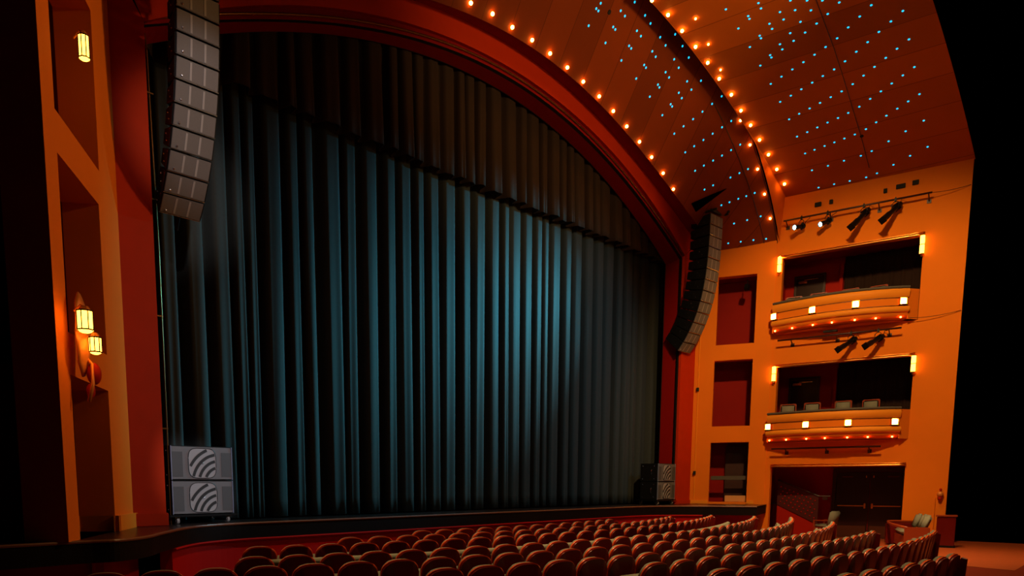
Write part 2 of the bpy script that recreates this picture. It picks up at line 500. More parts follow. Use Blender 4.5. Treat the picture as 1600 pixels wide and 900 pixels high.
# brass edge strips above each opening
for z, s1 in ((7.3, 3.66), (4.14, 3.64), (1.16, 3.62)):
    bm = bmesh.new(); tube(bm, [PB(.06 + (s1 - .06) * i / 20, z + .0, .05) for i in range(21)], .028, 8)
    tube(bm, [PB(.06 + (s1 - .06) * i / 20, z + .055, .03) for i in range(21)], .014, 6)
    tag(obj('brass_header_rail', bm, brass, smooth=True),
        {7.3: 'polished brass strip along the top of the upper box opening',
         4.14: 'polished brass strip along the top of the lower box opening',
         1.16: 'polished brass strip over the ground level door alcove'}[z], 'trim', 'brass strips over the box openings')
# interiors
DEP = 1.9
for k, (a, b, z0, z1) in enumerate(opsB):
    bm = bmesh.new()

    def q(*p): bm.faces.new([bm.verts.new(v) for v in p])
    o1, o2 = -.22, -DEP
    zt = z1 + .25
    q(PB(a - .3, z0, o2), PB(b + .4, z0, o2), PB(b + .4, zt, o2), PB(a - .3, zt, o2))
    q(PB(a - .3, z0, o1), PB(a - .3, zt, o1), PB(a - .3, zt, o2), PB(a - .3, z0, o2))
    q(PB(b + .4, z0, o1), PB(b + .4, zt, o1), PB(b + .4, zt, o2), PB(b + .4, z0, o2))
    q(PB(a - .3, zt, o1), PB(b + .4, zt, o1), PB(b + .4, zt, o2), PB(a - .3, zt, o2))
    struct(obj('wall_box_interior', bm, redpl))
    bm = bmesh.new(); zf = z0 + (.21 if k < 2 else .001)
    q(PB(a - .3, zf, -.23), PB(b + .4, zf, -.23), PB(b + .4, zf, o2), PB(a - .3, zf, o2))
    if k < 2:
        q(PB(a, zf, 0), PB(b, zf, 0), PB(b, zf, -.23), PB(a, zf, -.23))
    struct(obj('floor_box', bm, carpet if k < 2 else woodfl))

# doors and drapes inside the two upper boxes
for z0, nm in ((5.08, 'upper'), (1.93, 'lower')):
    zz = z0 + .22
    t = thing('box_door', 'dark timber door with a silver closer at the back of the %s box' % nm, 'door', PB(.52, zz, -DEP + .04), flB - PI / 2, 'doors of the side boxes')
    bm = bmesh.new(); box(bm, (0, 0, .9), (.78, .05, 1.75), None, .008); obj('door_leaf', bm, glassdk, t)
    bm = bmesh.new()
    for x in (-.42, .42): box(bm, (x, .0, .92), (.06, .08, 1.84), None, .006)
    box(bm, (0, 0, 1.83), (.9, .08, .06), None, .006); obj('door_frame', bm, darkbrown, t)
    bm = bmesh.new(); box(bm, (-.2, -.05, 1.64), (.26, .06, .08), None, .008); box(bm, (.05, -.07, 1.70), (.4, .015, .02)); obj('door_closer', bm, MATS['bright_steel'], t)
    # drape
    n = 120; rows = []
    for j in range(9):
        z = zz + .02 + (2.18) * j / 8
        r = []
        for i in range(n + 1):
            s = 1.50 + 2.35 * i / n
            r.append(PB(s, z, -DEP + .14 + .02 * math.sin(i / n * 2 * PI * 8 + .3 * math.sin(i * .3)) + .01 * math.sin(i * .9)))
        rows.append(r)
    o = loft('box_drape', rows, boxcurt)
    sm = o.modifiers.new('thickness', 'SOLIDIFY'); sm.thickness = .01
    tag(o, 'dark brown pleated drape hanging across the back of the %s box' % nm, 'curtain', 'drapes of the side boxes')
    # pier between door and drape
    bm = bmesh.new(); bx(bm, 1.42, zz + 1.0, -DEP + .10, (.1, .18, 2.1), .01)
    struct(obj('trim_9', bm, redpl))


# ------------------------------------------------------------------ parapets of the boxes
def quad_curve(ctrl, n=48):
    ss = np.array([c[0] for c in ctrl]); oo = np.array([c[1] for c in ctrl])
    co = np.polyfit(ss, oo, 3)
    return [(ss[0] + (ss[-1] - ss[0]) * i / n, float(np.polyval(co, ss[0] + (ss[-1] - ss[0]) * i / n))) for i in range(n + 1)]


def parapet(zt, label, which):
    cv = quad_curve([(-.02, .36), (.9, .60), (1.8, .70), (2.7, .56), (3.42, .26)])
    pts = [PB(s, 0, o) for s, o in cv]; path = []
    for i, p in enumerate(pts):
        t = (pts[min(i + 1, len(pts) - 1)] - pts[max(i - 1, 0)]).normalized()
        path.append((p, Vector((-t.y, t.x, 0)) if Vector((-t.y, t.x, 0)).dot(-nB) > 0 else Vector((t.y, -t.x, 0))))
    t = thing('balcony_parapet', label, 'balcony front', PB(1.8, zt - 1.0, .5))
    off = -Vector(t.location)

    def part(name, prof, m, sm=True, p=path):
        b = bmesh.new(); sweep(b, p, prof); 
        o = obj(name, b, m, t, smooth=sm, sharp=40); o.location = off; return o
    part('rail_cushion', [(-.16, zt - .055), (.03, zt - .055), (.05, zt - .03), (.04, zt), (0, zt + .012), (-.13, zt + .01), (-.16, zt - .01)], cushion)
    part('upper_band', [(-.1, zt - .06), (.01, zt - .06), (.045, zt - .1), (.05, zt - .17), (.03, zt - .25), (0, zt - .29), (-.1, zt - .29)], orange2)
    part('middle_panel', [(-.1, zt - .29), (-.005, zt - .29), (-.005, zt - .52), (-.1, zt - .52)], orange)
    part('groove', [(-.05, zt - .296), (.006, zt - .296), (.006, zt - .308), (-.05, zt - .308)], darkbrown)
    part('groove', [(-.05, zt - .502), (.006, zt - .502), (.006, zt - .514), (-.05, zt - .514)], darkbrown)
    rl = [(-.1, zt - .52), (0, zt - .52)] + [(.0 + .085 * math.sin(a), zt - .605 + .085 * math.cos(a)) for a in [PI * i / 8 for i in range(9)]] + [(-.1, zt - .69)]
    part('lower_roll', rl, orange2)
    part('bottom_ledge', [(-.3, zt - .69), (.0, zt - .69), (-.015, zt - .75), (-.05, zt - .78), (-.12, zt - .84), (-.3, zt - .86)], orange)
    # floor slab / soffit closing back to the wall
    b = bmesh.new()
    strip(b, [p + n * -.2 + Vector((0, 0, zt - .87)) for p, n in path], [PB(s, zt - .87, -.02) for s, o in cv])
    strip(b, [p + n * -.05 + Vector((0, 0, zt - .82)) for p, n in path], [PB(s, zt - .82, -.02) for s, o in cv])
    o = obj('soffit', b, orange, t); o.location = off
    # end returns to the wall
    for (p, n), (s, o_) in ((path[0], cv[0]), (path[-1], cv[-1])):
        a = p - n * .03; w = PB(s + (.0 if s < 1 else .2), 0, -.02)
        dv = (w - a).normalized(); nn = Vector((dv.y, -dv.x, 0)); b = bmesh.new()
        q0 = [b.verts.new(x + nn * .012) for x in (a + Vector((0, 0, zt - .06)), w + Vector((0, 0, zt - .06)), w + Vector((0, 0, zt - .86)), a + Vector((0, 0, zt - .86)))]
        q1 = [b.verts.new(v.co - nn * .024) for v in q0]
        b.faces.new(q0); b.faces.new(q1[::-1])
        for k in range(4): b.faces.new((q0[k], q0[(k + 1) % 4], q1[(k + 1) % 4], q1[k]))
        o = obj('end_return', b, orange, t); o.location = off
    for i, f_ in enumerate((.025, .335, .665, .965)):
        k = int(f_ * 48); p, n = path[k]
        tt = thing('parapet_lamp', 'square glowing lamp on the %s box front, %s from the left' % (which, ('first', 'second', 'third', 'fourth')[i]), 'lamp', p + Vector((0, 0, zt - .405)) + n * .0, math.atan2(n.y, n.x), 'square lamps on the box fronts')
        b = bmesh.new(); box(b, (.05, 0, 0), (.10, .14, .14), None, .01); obj('lamp_glass', b, lampm, tt)
        b = bmesh.new()
        for dz in (-.085, .085): box(b, (.04, 0, dz), (.11, .18, .012))
        for dy in (-.085, .085): box(b, (.04, dy, 0), (.105, .012, .18))
        obj('lamp_frame', b, brass, tt)
    for i in range(7):
        k = int(48 * (.03 + .155 * i)); p, n = path[k]
        tt = thing('ledge_bulb', 'small red-orange bulb under the %s box front, %s from the left' % (which, ORD[i]), 'bulb', p - n * .035 + Vector((0, 0, zt - .775)), 0, 'small bulbs under the box fronts')
        b = bmesh.new(); sph(b, (0, 0, -.03), .026, 10, 6); obj('globe', b, bulb2m, tt, smooth=True)
        b = bmesh.new(); cyl(b, (0, 0, -.012), (0, 0, .02), .02, n=10); obj('socket', b, brass, tt)
    return path


ORD = ['first', 'second', 'third', 'fourth', 'fifth', 'sixth', 'seventh', 'eighth', 'ninth', 'tenth', 'eleventh', 'twelfth', 'thirteenth',
       'fourteenth', 'fifteenth', 'sixteenth', 'seventeenth', 'eighteenth', 'nineteenth', 'twentieth'] + \
      ['twenty-' + w for w in ('first', 'second', 'third', 'fourth', 'fifth', 'sixth', 'seventh', 'eighth', 'ninth')] + ['thirtieth'] + \
      ['thirty-' + w for w in ('first', 'second', 'third', 'fourth', 'fifth', 'sixth', 'seventh', 'eighth', 'ninth')]
parapet(5.95, 'curved orange balcony front of the upper side box with grey cushioned rail', 'upper')
parapet(2.74, 'curved orange balcony front of the lower side box with grey cushioned rail', 'lower')


# wall lanterns at the ends of the openings
def lantern(s, z, label, hh=.42):
    t = thing('wall_lantern', label, 'sconce', PB(s, z, .0), flB - PI / 2, 'tall lanterns beside the side boxes')
    b = bmesh.new(); cyl(b, (0, -.08, -hh / 2), (0, -.08, hh / 2), .055, n=12); obj('lantern_glass', b, lanternm, t, smooth=True, sharp=40)
    b = bmesh.new()
    for zz in (-hh / 2 - .012, 0, hh / 2 + .012): cyl(b, (0, -.08, zz - .01), (0, -.08, zz + .01), .064, n=12)
    sph(b, (0, -.08, -hh / 2 - .05), .03, 8, 6); box(b, (0, -.02, 0), (.05, .06, .3))
    obj('lantern_frame', b, brass, t)


lantern(.03, 7.1, 'tall glowing lantern left of the upper box opening')
lantern(3.62, 7.02, 'tall glowing lantern at the right end of the upper box opening', .46)
lantern(.03, 3.93, 'tall glowing lantern left of the lower box opening')
lantern(3.62, 3.9, 'tall glowing lantern at the right end of the lower box opening')


# chairs in the boxes
def box_chair():
    t = thing('box_chair', '', 'chair')
    b = bmesh.new(); box(b, (0, .0, .66), (.40, .06, .42), None, .03); obj('back_cushion', b, greyfab, t, smooth=True)
    b = bmesh.new(); box(b, (0, .035, .67), (.46, .03, .46), None, .02); obj('back_frame', b, seatarm, t)
    b = bmesh.new(); box(b, (0, -.24, .44), (.44, .44, .09), None, .03); obj('seat', b, greyfab, t, smooth=True)
    for x in (-.2, .2):
        for y in (-.42, .02):
            b = bmesh.new(); cyl(b, (x, y, 0), (x * .95, y, .41), .017, .022, 8); obj('leg', b, seatarm, t)
    return t


bc = box_chair(); register(bc); first = True
for z0, zr, nm, h in ((5.291, 0, 'upper', 0), (2.141, 0, 'lower', 0)):
    for i, s in enumerate((.42, 1.10, 1.92, 2.62)):
        o = bc if first else copy_tree(bc); first = False
        # chairs face the house (local -y -> -nB)
        outp = [-.22, -.16, -.16, -.24][i]
        o.location = PB(s, z0, outp); o.rotation_euler = (0, 0, flB - PI / 2 + [.12, .04, -.08, -.15][i])
        o['label'] = 'grey upholstered chair with red frame in the %s box, %s from the left' % (nm, ORD[i]); o['group'] = 'chairs in the side boxes'

# ------------------------------------------------------------------ ground level alcove
t = thing('double_door', 'pair of dark bronze doors with brass push bars under the side boxes', 'door', PB(2.55, FL, -DEP + .05), flB - PI / 2)
dw = .93
for sgn in (-1, 1):
    b = bmesh.new(); box(b, (sgn * dw / 2, 0, 1.02), (dw - .02, .05, 2.02), None, .006); l = obj('door_leaf', b, glassdk, t)
    b = bmesh.new(); box(b, (sgn * dw / 2, -.032, .2), (dw - .1, .008, .36)); obj('kick_plate', b, kickp, l)
    b = bmesh.new(); box(b, (sgn * dw / 2 + sgn * .03, -.06, 1.0), (dw - .2, .03, .03)); obj('push_bar', b, brass, l)
    b = bmesh.new(); box(b, (sgn * .1, -.06, 1.0), (.05, .05, .16), None, .01); obj('handle', b, brass, l)
    b = bmesh.new(); sph(b, (sgn * .1, -.05, .1), .025, 10, 6); obj('floor_bolt', b, brass, l)
    b = bmesh.new(); box(b, (sgn * .62, -.05, 1.9), (.3, .05, .05), None, .006); obj('door_closer', b, kickp, l)
    b = bmesh.new(); box(b, (sgn * .1, -.04, 1.9), (.025, .02, .07)); obj('top_bolt', b, brass, l)
b = bmesh.new()
for x in (-dw - .05, dw + .05): box(b, (x, 0, 1.06), (.1, .1, 2.12), None, .008)
box(b, (0, 0, 2.1), (2 * dw + .2, .1, .1), None, .008); obj('door_frame', b, darkbrown, t)

# stair parapet with perforated panel
t = thing('stair_balustrade', 'sloping dark red perforated stair panel with handrail in the ground level alcove', 'railing', PB(.8, FL, -.9), 0)
off = -Vector(t.location)
b = bmesh.new(); q_ = [PB(.1, -.0, -.9), PB(.1, .72, -.9), PB(1.3, .22, -.9), PB(1.3, -.62, -.9)]
q_[0] = PB(.1, -.02, -.9)
fr = [b.verts.new(p) for p in q_]; bk = [b.verts.new(p + nB * .03) for p in q_]
b.faces.new(fr); b.faces.new(bk[::-1])
for i in range(4): b.faces.new((fr[i], fr[(i + 1) % 4], bk[(i + 1) % 4], bk[i]))
o = obj('panel', b, mat('stair_panel_oxblood', (74, 14, 12), .5, noise=.15, scale=20), t); o.location = off
b = bmesh.new(); sph(b, (0, 0, 0), .024, 8, 6); ros = obj('rosette', b, MATS['red_plaster'], t); rn = 0
for i in range(9):
    for j in range(5):
        s = .2 + i * .125 + (j % 2) * .06; zlo = -.02 + (s - .1) * -.5 + .08; zhi = .72 + (s - .1) * -.417 - .08
        if s > 1.24: continue
        z = zlo + (zhi - zlo) * (j + .5) / 5
        o = ros if rn == 0 else ros.copy()
        if rn: COL.objects.link(o)
        o.location = PB(s, z, -.895) + off; rn += 1
b = bmesh.new(); tube(b, [PB(.1, .75, -.9), PB(1.3, .25, -.9), PB(1.62, .25, -.9)], .03, 8)
box(b, PB(1.48, .19, -.9), (.14, .05, .1), rotB)
o = obj('handrail', b, darkbrown, t); o.location = off
b = bmesh.new()
q_ = [PB(.1, FL, -.93), PB(.1, -.04, -.93), PB(1.3, -.64, -.93), PB(1.3, FL, -.93)]
fr = [b.verts.new(p) for p in q_]; bk = [b.verts.new(p + nB * .12) for p in q_]
b.faces.new(fr); b.faces.new(bk[::-1])
for i in range(4): b.faces.new((fr[i], fr[(i + 1) % 4], bk[(i + 1) % 4], bk[i]))
o = obj('stringer_wall', b, redpl, t); o.location = off
bm = bmesh.new(); bx(bm, 1.0, FL + .06, -DEP + .03, (1.7, .04, .12), .006)
struct(obj('baseboard_alcove', bm, redpl))

# alcove armchair
pc_ = on_z(1284, 842, FL)
t = thing('alcove_armchair', 'single grey armchair beside the stair panel in the ground level alcove', 'chair', PB(1.62, FL + .007, -.35), R(165))
b = bmesh.new(); box(b, (0, .24, .62), (.46, .09, .5), Matrix.Rotation(-.22, 3, 'X'), .035); obj('back_cushion', b, greyfab, t, smooth=True)
b = bmesh.new(); box(b, (0, 0, .42), (.46, .46, .1), None, .035); obj('seat', b, greyfab, t, smooth=True)
for x in (-.26, .26):
    b = bmesh.new(); box(b, (x, 0, .58), (.05, .46, .035), None, .012); box(b, (x, -.2, .48), (.035, .035, .2)); obj('armrest', b, seatarm, t)
    for y in (-.2, .2):
        b = bmesh.new(); cyl(b, (x * .9, y, 0), (x * .9, y, .4), .018, .024, 8); obj('leg', b, seatarm, t)


# ------------------------------------------------------------------ left wall (very close to us)
flL = R(36)
def wallL():
    A = (-8.94, 0); ang = -flL
    ops = [(.86, 2.5, 4.69, 6.62), (.96, 2.5, 2.34, 4.24), (.99, 2.5, 0.0, 1.87)]
    return wall('wall_left', A, ang, -.02, 2.9, 0, 12.5, ops, .45, orange, inward=-1)
wL, PL = wallL()
dL = Vector((-math.sin(flL), -math.cos(flL), 0)); nL = Vector((-math.cos(flL), math.sin(flL), 0))
rotL = Matrix.Rotation(-flL - PI / 2, 3, 'Z')
bm = bmesh.new()
c = PL(.49, .1, -.05); box(bm, c, (1.02, .05, .2), rotL, .012)
c = PL(.965, .1, .45); box(bm, c, (.05, .5, .2), rotL, .012)
struct(obj('baseboard_left', bm, orange2))
bm = bmesh.new(); box(bm, ((XWL + XL) / 2, -.03, .1), (XL - XWL + .02, .06, .2), None, .01)
struct(obj('baseboard_stage_left', bm, redarch))
# recess behind the left wall openings
for (a, b_, z0, z1) in ((.6, 2.5, 4.69, 6.62), (.6, 2.5, 2.34, 4.24), (.6, 2.5, .0, 1.87)):
    bm = bmesh.new()

    def q(*p): bm.faces.new([bm.verts.new(v) for v in p])
    q(PL(a, z0, 3.6), PL(b_, z0, 3.6), PL(b_, z1 + .1, 3.6), PL(a, z1 + .1, 3.6))
    q(PL(a, z0, 1), PL(a, z0, 3.6), PL(a, z1 + .1, 3.6), PL(a, z1 + .1, 1))
    q(PL(b_, z0, 1), PL(b_, z0, 3.6), PL(b_, z1 + .1, 3.6), PL(b_, z1 + .1, 1))
    q(PL(a, z1 + .1, 1), PL(b_, z1 + .1, 1), PL(b_, z1 + .1, 3.6), PL(a, z1 + .1, 3.6))
    q(PL(a, z0 + .003, 1), PL(b_, z0 + .003, 1), PL(b_, z0 + .003, 3.6), PL(a, z0 + .003, 3.6))
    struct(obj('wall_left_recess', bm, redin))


# glazed lanterns and gilt shell on the left wall (hang in front of the middle opening)
def glass_lantern(loc, sz, label, rz):
    t = thing('faceted_lantern', label, 'sconce', loc, rz, 'faceted lanterns on the left wall')
    w, h = sz
    b = bmesh.new(); cyl(b, (0, 0, -h / 2), (0, 0, h / 2), w / 2, n=8); sph(b, (0, 0, -h / 2), w / 2 * .9, 8, 6, (1, 1, .45)); obj('lantern_glass', b, lanternm, t)
    b = bmesh.new()
    for k in range(8):
        a = PI / 8 + k * PI / 4 + PI / 8; x, y = w / 2 * 1.02 * math.cos(a), w / 2 * 1.02 * math.sin(a)
        cyl(b, (x, y, -h / 2), (x, y, h / 2), .006, n=6)
    for zz in (-h / 2, h / 2): 
        bmesh.ops.create_cone(b, cap_ends=False, segments=8, radius1=w / 2 * 1.05, radius2=w / 2 * 1.05, depth=.016, matrix=Matrix.Translation((0, 0, zz)))
    obj('lantern_frame', b, dmetal, t)
    b = bmesh.new(); cyl(b, (0, 0, h / 2), (0, 0, h / 2 + .05), w / 2 * .9, w / 4, n=8); tube(b, [(0, 0, h / 2 + .04), (-.02, .05, h / 2 + .07), (-.05, .16, h / 2 + .02)], .012, 6)
    obj('lantern_cap', b, amber, t)
    return t


def at_depth(x, y, s_out):
    """point on the plane parallel to the left wall, s_out metres in front of it"""
    p0 = PL(0, 0, 0) - nL * s_out
    return on_plane(x, y, p0, nL)


glass_lantern(at_depth(133, 501, .26), (.17, .2), 'larger glowing eight-sided lantern in front of the gilt shell on the left wall', 0)
glass_lantern(at_depth(149, 539, .30), (.13, .16), 'smaller glowing eight-sided lantern hanging right of the gilt shell on the left wall', .3)
glass_lantern(at_depth(131, 74, .16), (.12, .24), 'glowing lantern high on the left wall in the top opening', 0)
p = at_depth(126, 523, .12)
t = thing('gilt_shell_bracket', 'large gilt shell shaped wall bracket with a red drop below, cut by the left edge', 'wall ornament', p, -flL)
b = bmesh.new(); n = 24
rows = []
for j in range(9):
    v = j / 8; r = []
    for i in range(n + 1):
        a = PI * 2 * i / n
        rr = v
        x = .19 * rr * math.cos(a); z = .47 * rr * math.sin(a); y = -.10 * (1 - rr * rr) - .012 * abs(math.sin(a * 8)) * rr
        r.append(Vector((y, x, z)))
    rows.append(r)
b.free()
o = loft('shell', rows, amber, t); o.rotation_euler = (0, 0, PI)
o.modifiers.new('t', 'SOLIDIFY').thickness = .015
b = bmesh.new(); sph(b, (.10, .07, -.42), .10, 16, 10, (.8, .9, 1.25)); sph(b, (.07, .02, -.62), .06, 12, 8, (.8, 1, 1.4)); obj('drop', b, redpl, t, smooth=True)
b = bmesh.new(); tube(b, [(.0, .0, -.1), (.12, .04, -.2), (.16, .08, -.05), (.13, .09, .02)], .02, 8); tube(b, [(.0, .0, -.2), (.1, .0, -.32), (.12, -.06, -.55), (.08, -.1, -.75)], .022, 8)
obj('scroll_arm', b, amber, t, smooth=True)

# ------------------------------------------------------------------ ceilings
XS = [-9.1 + 18.2 * i / 160 for i in range(161)]
rowsC = []
NV = 8
for k in range(NV + 1):
    v = k / NV; r = []
    for x in XS:
        xe = x * (9.78 / 9.1)
        X = x * (1 - v) + xe * v; z = ev(fC6, x) * (1 - v) + e1(xe) * v
        r.append(Vector((X, -.5 * (1 - v) - 2.06 * v, z)))
    rowsC.append(r)
panel1 = struct(loft('ceiling_front', rowsC, ceil1))
# lip between red arch and ceiling
bm = bmesh.new()
strip(bm, [(x, -.5, ev(fC6, x)) for x in XS], [(x, -.5, ev(fC6, x) + .06) for x in XS])
strip(bm, [(x, -.5, ev(fC6, x) + .04) for x in XS], [(x, -.002, ev(fC5, min(abs(x), 8.95))) for x in XS])
struct(obj('ceiling_soffit', bm, redrev))
XS2 = [-9.9 + 19.8 * i / 160 for i in range(161)]
c7 = [Vector((x, -2.2, ev(fC7, x))) for x in XS2]
YEND = -6.72
rows2 = []
for k in range(13):
    y = -2.2 + (YEND + 2.2) * k / 12
    rows2.append([Vector((x * (1 + .055 * k / 12), y, ev(fC7, x))) for x in XS2])
panel2 = struct(loft('ceiling_main', rows2, ceil2))
# thin trim on the front edge of the main panel and riser between the two panels
bm = bmesh.new(); tube(bm, [p + Vector((0, .0, .02)) for p in c7], .022, 6); struct(obj('trim_10', bm, orange2, smooth=True))
bm = bmesh.new()
xw = [x for x in XS2 if 7.2 <= x <= 9.8]
for sg in (1, -1):
    strip(bm, [(sg * x, -2.1, e1(min(x, 9.78)) - .0) for x in xw], [(sg * x, -2.19, ev(fC7, x) + .02) for x in xw])
struct(obj('ceiling_riser', bm, orange))
# thin shadow gap lines beside the bulb strip on the front panel
def p1_at(x, v, d=.012):
    xe = x * (9.78 / 9.1); X = x * (1 - v) + xe * v; z = ev(fC6, x) * (1 - v) + e1(xe) * v
    return Vector((X, -.5 * (1 - v) - 2.06 * v, z - d))


for v in (.78, .985):
    bm = bmesh.new(); tube(bm, [p1_at(x, v, .004) for x in XS if x > 5.5], .012, 5); struct(obj('trim_11', bm, darkbrown))

bvh = []
for o in (panel1, panel2):
    me = o.data
    bvh.append(BVHTree.FromPolygons([v.co[:] for v in me.vertices], [tuple(p.vertices) for p in me.polygons]))


def hit(x, y, which=None):
    r = ray(x, y).normalized(); best = None
    for k, t in enumerate(bvh):
        if which is not None and k != which: continue
        loc, nor, idx, dist = t.ray_cast(CAM, r)
        if loc and (best is None or dist < best[3]):
            if nor.dot(r) > 0: nor = -nor
            best = (loc, nor, k, dist)
    return best


# bulbs along the arch edges
def make_bulb(m, r):
    t = thing('arch_bulb', '', 'bulb')
    b = bmesh.new(); sph(b, (0, 0, r * .9), r, 12, 8); obj('globe', b, m, t, smooth=True)
    b = bmesh.new(); cyl(b, (0, 0, -.01), (0, 0, r * .5), r * .8, n=10); obj('socket', b, brass, t)
    return t


bulbA = make_bulb(bulbm, .036); register(bulbA)


def put(px, group, lab, which=None, sc=1, off=0):
    global used0
    k = 0
    for (x, y) in px:
        h = hit(x, y, which)
        if not h: continue
        o = bulbA if not used0 else copy_tree(bulbA); used0 = True
        o.location = h[0] + h[1] * off; o.rotation_mode = 'QUATERNION'
        o.rotation_quaternion = Vector((0, 0, 1)).rotation_difference(h[1]); o.scale = (sc,) * 3
        o['label'] = lab % ORD[k]; o['group'] = group; k += 1


used0 = False
row1 = [(734, 4), (768, 21), (799, 42), (830, 62), (858, 83), (885, 105), (910, 127), (935, 150), (957, 173), (978, 197), (998, 221), (1017, 245), (1035, 270), (1051, 295), (1066, 320), (1080, 341), (1092, 368)]
put(row1, 'bulbs along the red proscenium arch', 'warm bulb on the ceiling edge over the red arch, %s from the top', 0)
row2 = [(1019, -2), (1044, 21), (1066, 46), (1087, 71), (1106, 96), (1124, 121), (1143, 146), (1158, 171), (1173, 194), (1187, 217), (1201, 240), (1214, 263), (1226, 286)]
put(row2, 'bulbs along the main ceiling edge', 'warm bulb on the edge of the main ceiling, %s from the top', 1)
put([(1087, 28), (1107, 68), (1126, 108)], 'inner bulbs on the main ceiling', 'small warm bulb set back on the main ceiling, %s from the top', 1, .62)
put([(1156, 188), (1171, 226), (1183, 264), (1194, 303), (1203, 341)], 'bulbs at the rear of the front ceiling', 'warm bulb in the rear strip of the front ceiling, %s from the top', 0, .9)

# star lights
def cv(l, o, s): return [(o[0] + u / s, o[1] + v / s) for u, v in l]


stars = cv([(405, 35), (357, 93), (380, 118), (622, 116), (667, 173), (773, 22), (885, 167), (944, 254), (275, 278), (540, 292), (563, 319), (797, 333), (840, 391), (457, 464), (712, 496), (735, 524), (1049, 403), (1107, 491), (1211, 371), (1290, 499), (963, 555), (1000, 614), (629, 654), (875, 703), (895, 732), (1200, 642), (1249, 733), (1358, 623), (1107, 781), (1145, 838), (789, 850), (1340, 880)], (880, 0), 6.925)
stars += cv([(789, 458), (797, 473), (745, 523), (902, 502), (918, 531), (1022, 437), (970, 485), (858, 564), (866, 576), (813, 623), (1030, 604), (1082, 562), (1134, 521), (1157, 50)], (800, 0), 3.4625)
stars += cv([(216, 25), (155, 71), (96, 118), (460, 37), (401, 77), (341, 118), (282, 158), (223, 198), (166, 237), (517, 188), (459, 223), (401, 258), (344, 290), (285, 322), (229, 355), (567, 344), (512, 370), (455, 398), (344, 448), (289, 475), (610, 497), (556, 517), (505, 534), (449, 556), (397, 575), (648, 646), (562, 670), (478, 692), (683, 790), (602, 798), (521, 808), (441, 818)], (1030, 180), 4.09)
stars += cv([(105, 14), (117, 39), (57, 75), (63, 88), (11, 133), (206, 56), (157, 111), (169, 135), (111, 167), (117, 179), (65, 220), (277, 47), (223, 91), (254, 155), (270, 191), (206, 207), (217, 231), (160, 258), (166, 269), (114, 307), (163, 393), (255, 2), (333, 2), (405, 2), (351, 48), (302, 102), (324, 152), (378, 110), (430, 65), (484, 11), (634, 24), (580, 77), (526, 128), (474, 179), (420, 220), (368, 256), (316, 291), (264, 325), (213, 359), (782, 51), (726, 100), (670, 149), (617, 197), (564, 242), (511, 287), (460, 325), (407, 356), (357, 387), (306, 418), (257, 448), (207, 477), (811, 184), (755, 228), (702, 271), (649, 313), (598, 354), (547, 394), (495, 428), (444, 455), (394, 482), (345, 508), (296, 533), (249, 559), (836, 314), (782, 353), (730, 391), (679, 428), (629, 463), (578, 500), (526, 529), (478, 553), (429, 574), (381, 597), (334, 619), (286, 640), (860, 441), (807, 475), (756, 509), (705, 542), (657, 573), (609, 605), (557, 630), (508, 649), (461, 667), (415, 684), (368, 702), (324, 719), (880, 565), (795, 615), (715, 662), (636, 708), (585, 730), (506, 753), (431, 777), (356, 798), (898, 688), (816, 730), (738, 772), (661, 812), (610, 831), (533, 848), (460, 863), (387, 879)], (1150, 0), 3)
b = bmesh.new(); cyl(b, (0, 0, -.01), (0, 0, .006), .025, .025, 8); sph(b, (0, 0, .006), .022, 8, 5, (1, 1, .5))
star0 = obj('star_light', b, starm); star0['category'] = 'star light'; us = False
for (x, y) in stars:
    h = hit(x, y)
    if not h: continue
    o = star0 if not us else star0.copy()
    if us: COL.objects.link(o)
    us = True
    o.location = h[0]; o.rotation_mode = 'QUATERNION'; o.rotation_quaternion = Vector((0, 0, 1)).rotation_difference(h[1])
    o['category'] = 'star light'
    o['label'] = ('tiny cyan star light in the front ceiling between the two rows of bulbs', 'tiny cyan star light in the main ceiling above the side boxes')[h[2]]
    o['group'] = ('star lights of the front ceiling', 'star lights of the main ceiling')[h[2]]
# joint running across the boards of the main ceiling
for seam in (((1268, -20), (1290, 40), (1303, 75), (1318, 122), (1333, 172), (1346, 215), (1358, 262)), ((1462, -20), (1466, 18))):
    pts = [hit(x, y, 1) for x, y in seam]; pts = [h[0] + h[1] * .002 for h in pts if h]
    if len(pts) > 1:
        b = bmesh.new(); tube(b, pts, .009, 5); struct(obj('trim_12', b, darkbrown))
# dark ports in the ceiling
for (x, y, lab) in ((952, 19, 'small dark hole in the front ceiling near the top'), (1346.5, 212.5, 'small dark hole in the main ceiling among the star lights'), (1138, 331, 'small dark hole in the front ceiling right of the speaker column')):
    h = hit(x, y); b = bmesh.new(); cyl(b, (0, 0, -.01), (0, 0, .012), .05, .045, 12)
    o = obj('ceiling_port', b, blackm); o.location = h[0]; o.rotation_mode = 'QUATERNION'; o.rotation_quaternion = Vector((0, 0, 1)).rotation_difference(h[1])
    tag(o, lab, 'ceiling port')
# dark triangular rigging hatch
tri = [hit(*p, 0)[0] for p in ((1080, 318), (1135, 294.5), (1087, 331), (1083, 326))]
nn = hit(1090, 318, 0)[1]
b = bmesh.new(); tp = [b.verts.new(p + nn * .015) for p in (tri[0], tri[1], tri[2])]; bt = [b.verts.new(p - nn * .1) for p in (tri[0], tri[1], tri[2])]
b.faces.new(tp); b.faces.new(bt[::-1])
for i in range(3): b.faces.new((tp[i], tp[(i + 1) % 3], bt[(i + 1) % 3], bt[i]))
tag(obj('rigging_hatch', b, voidb), 'black wedge shaped slot in the ceiling above the right speaker column', 'hatch')


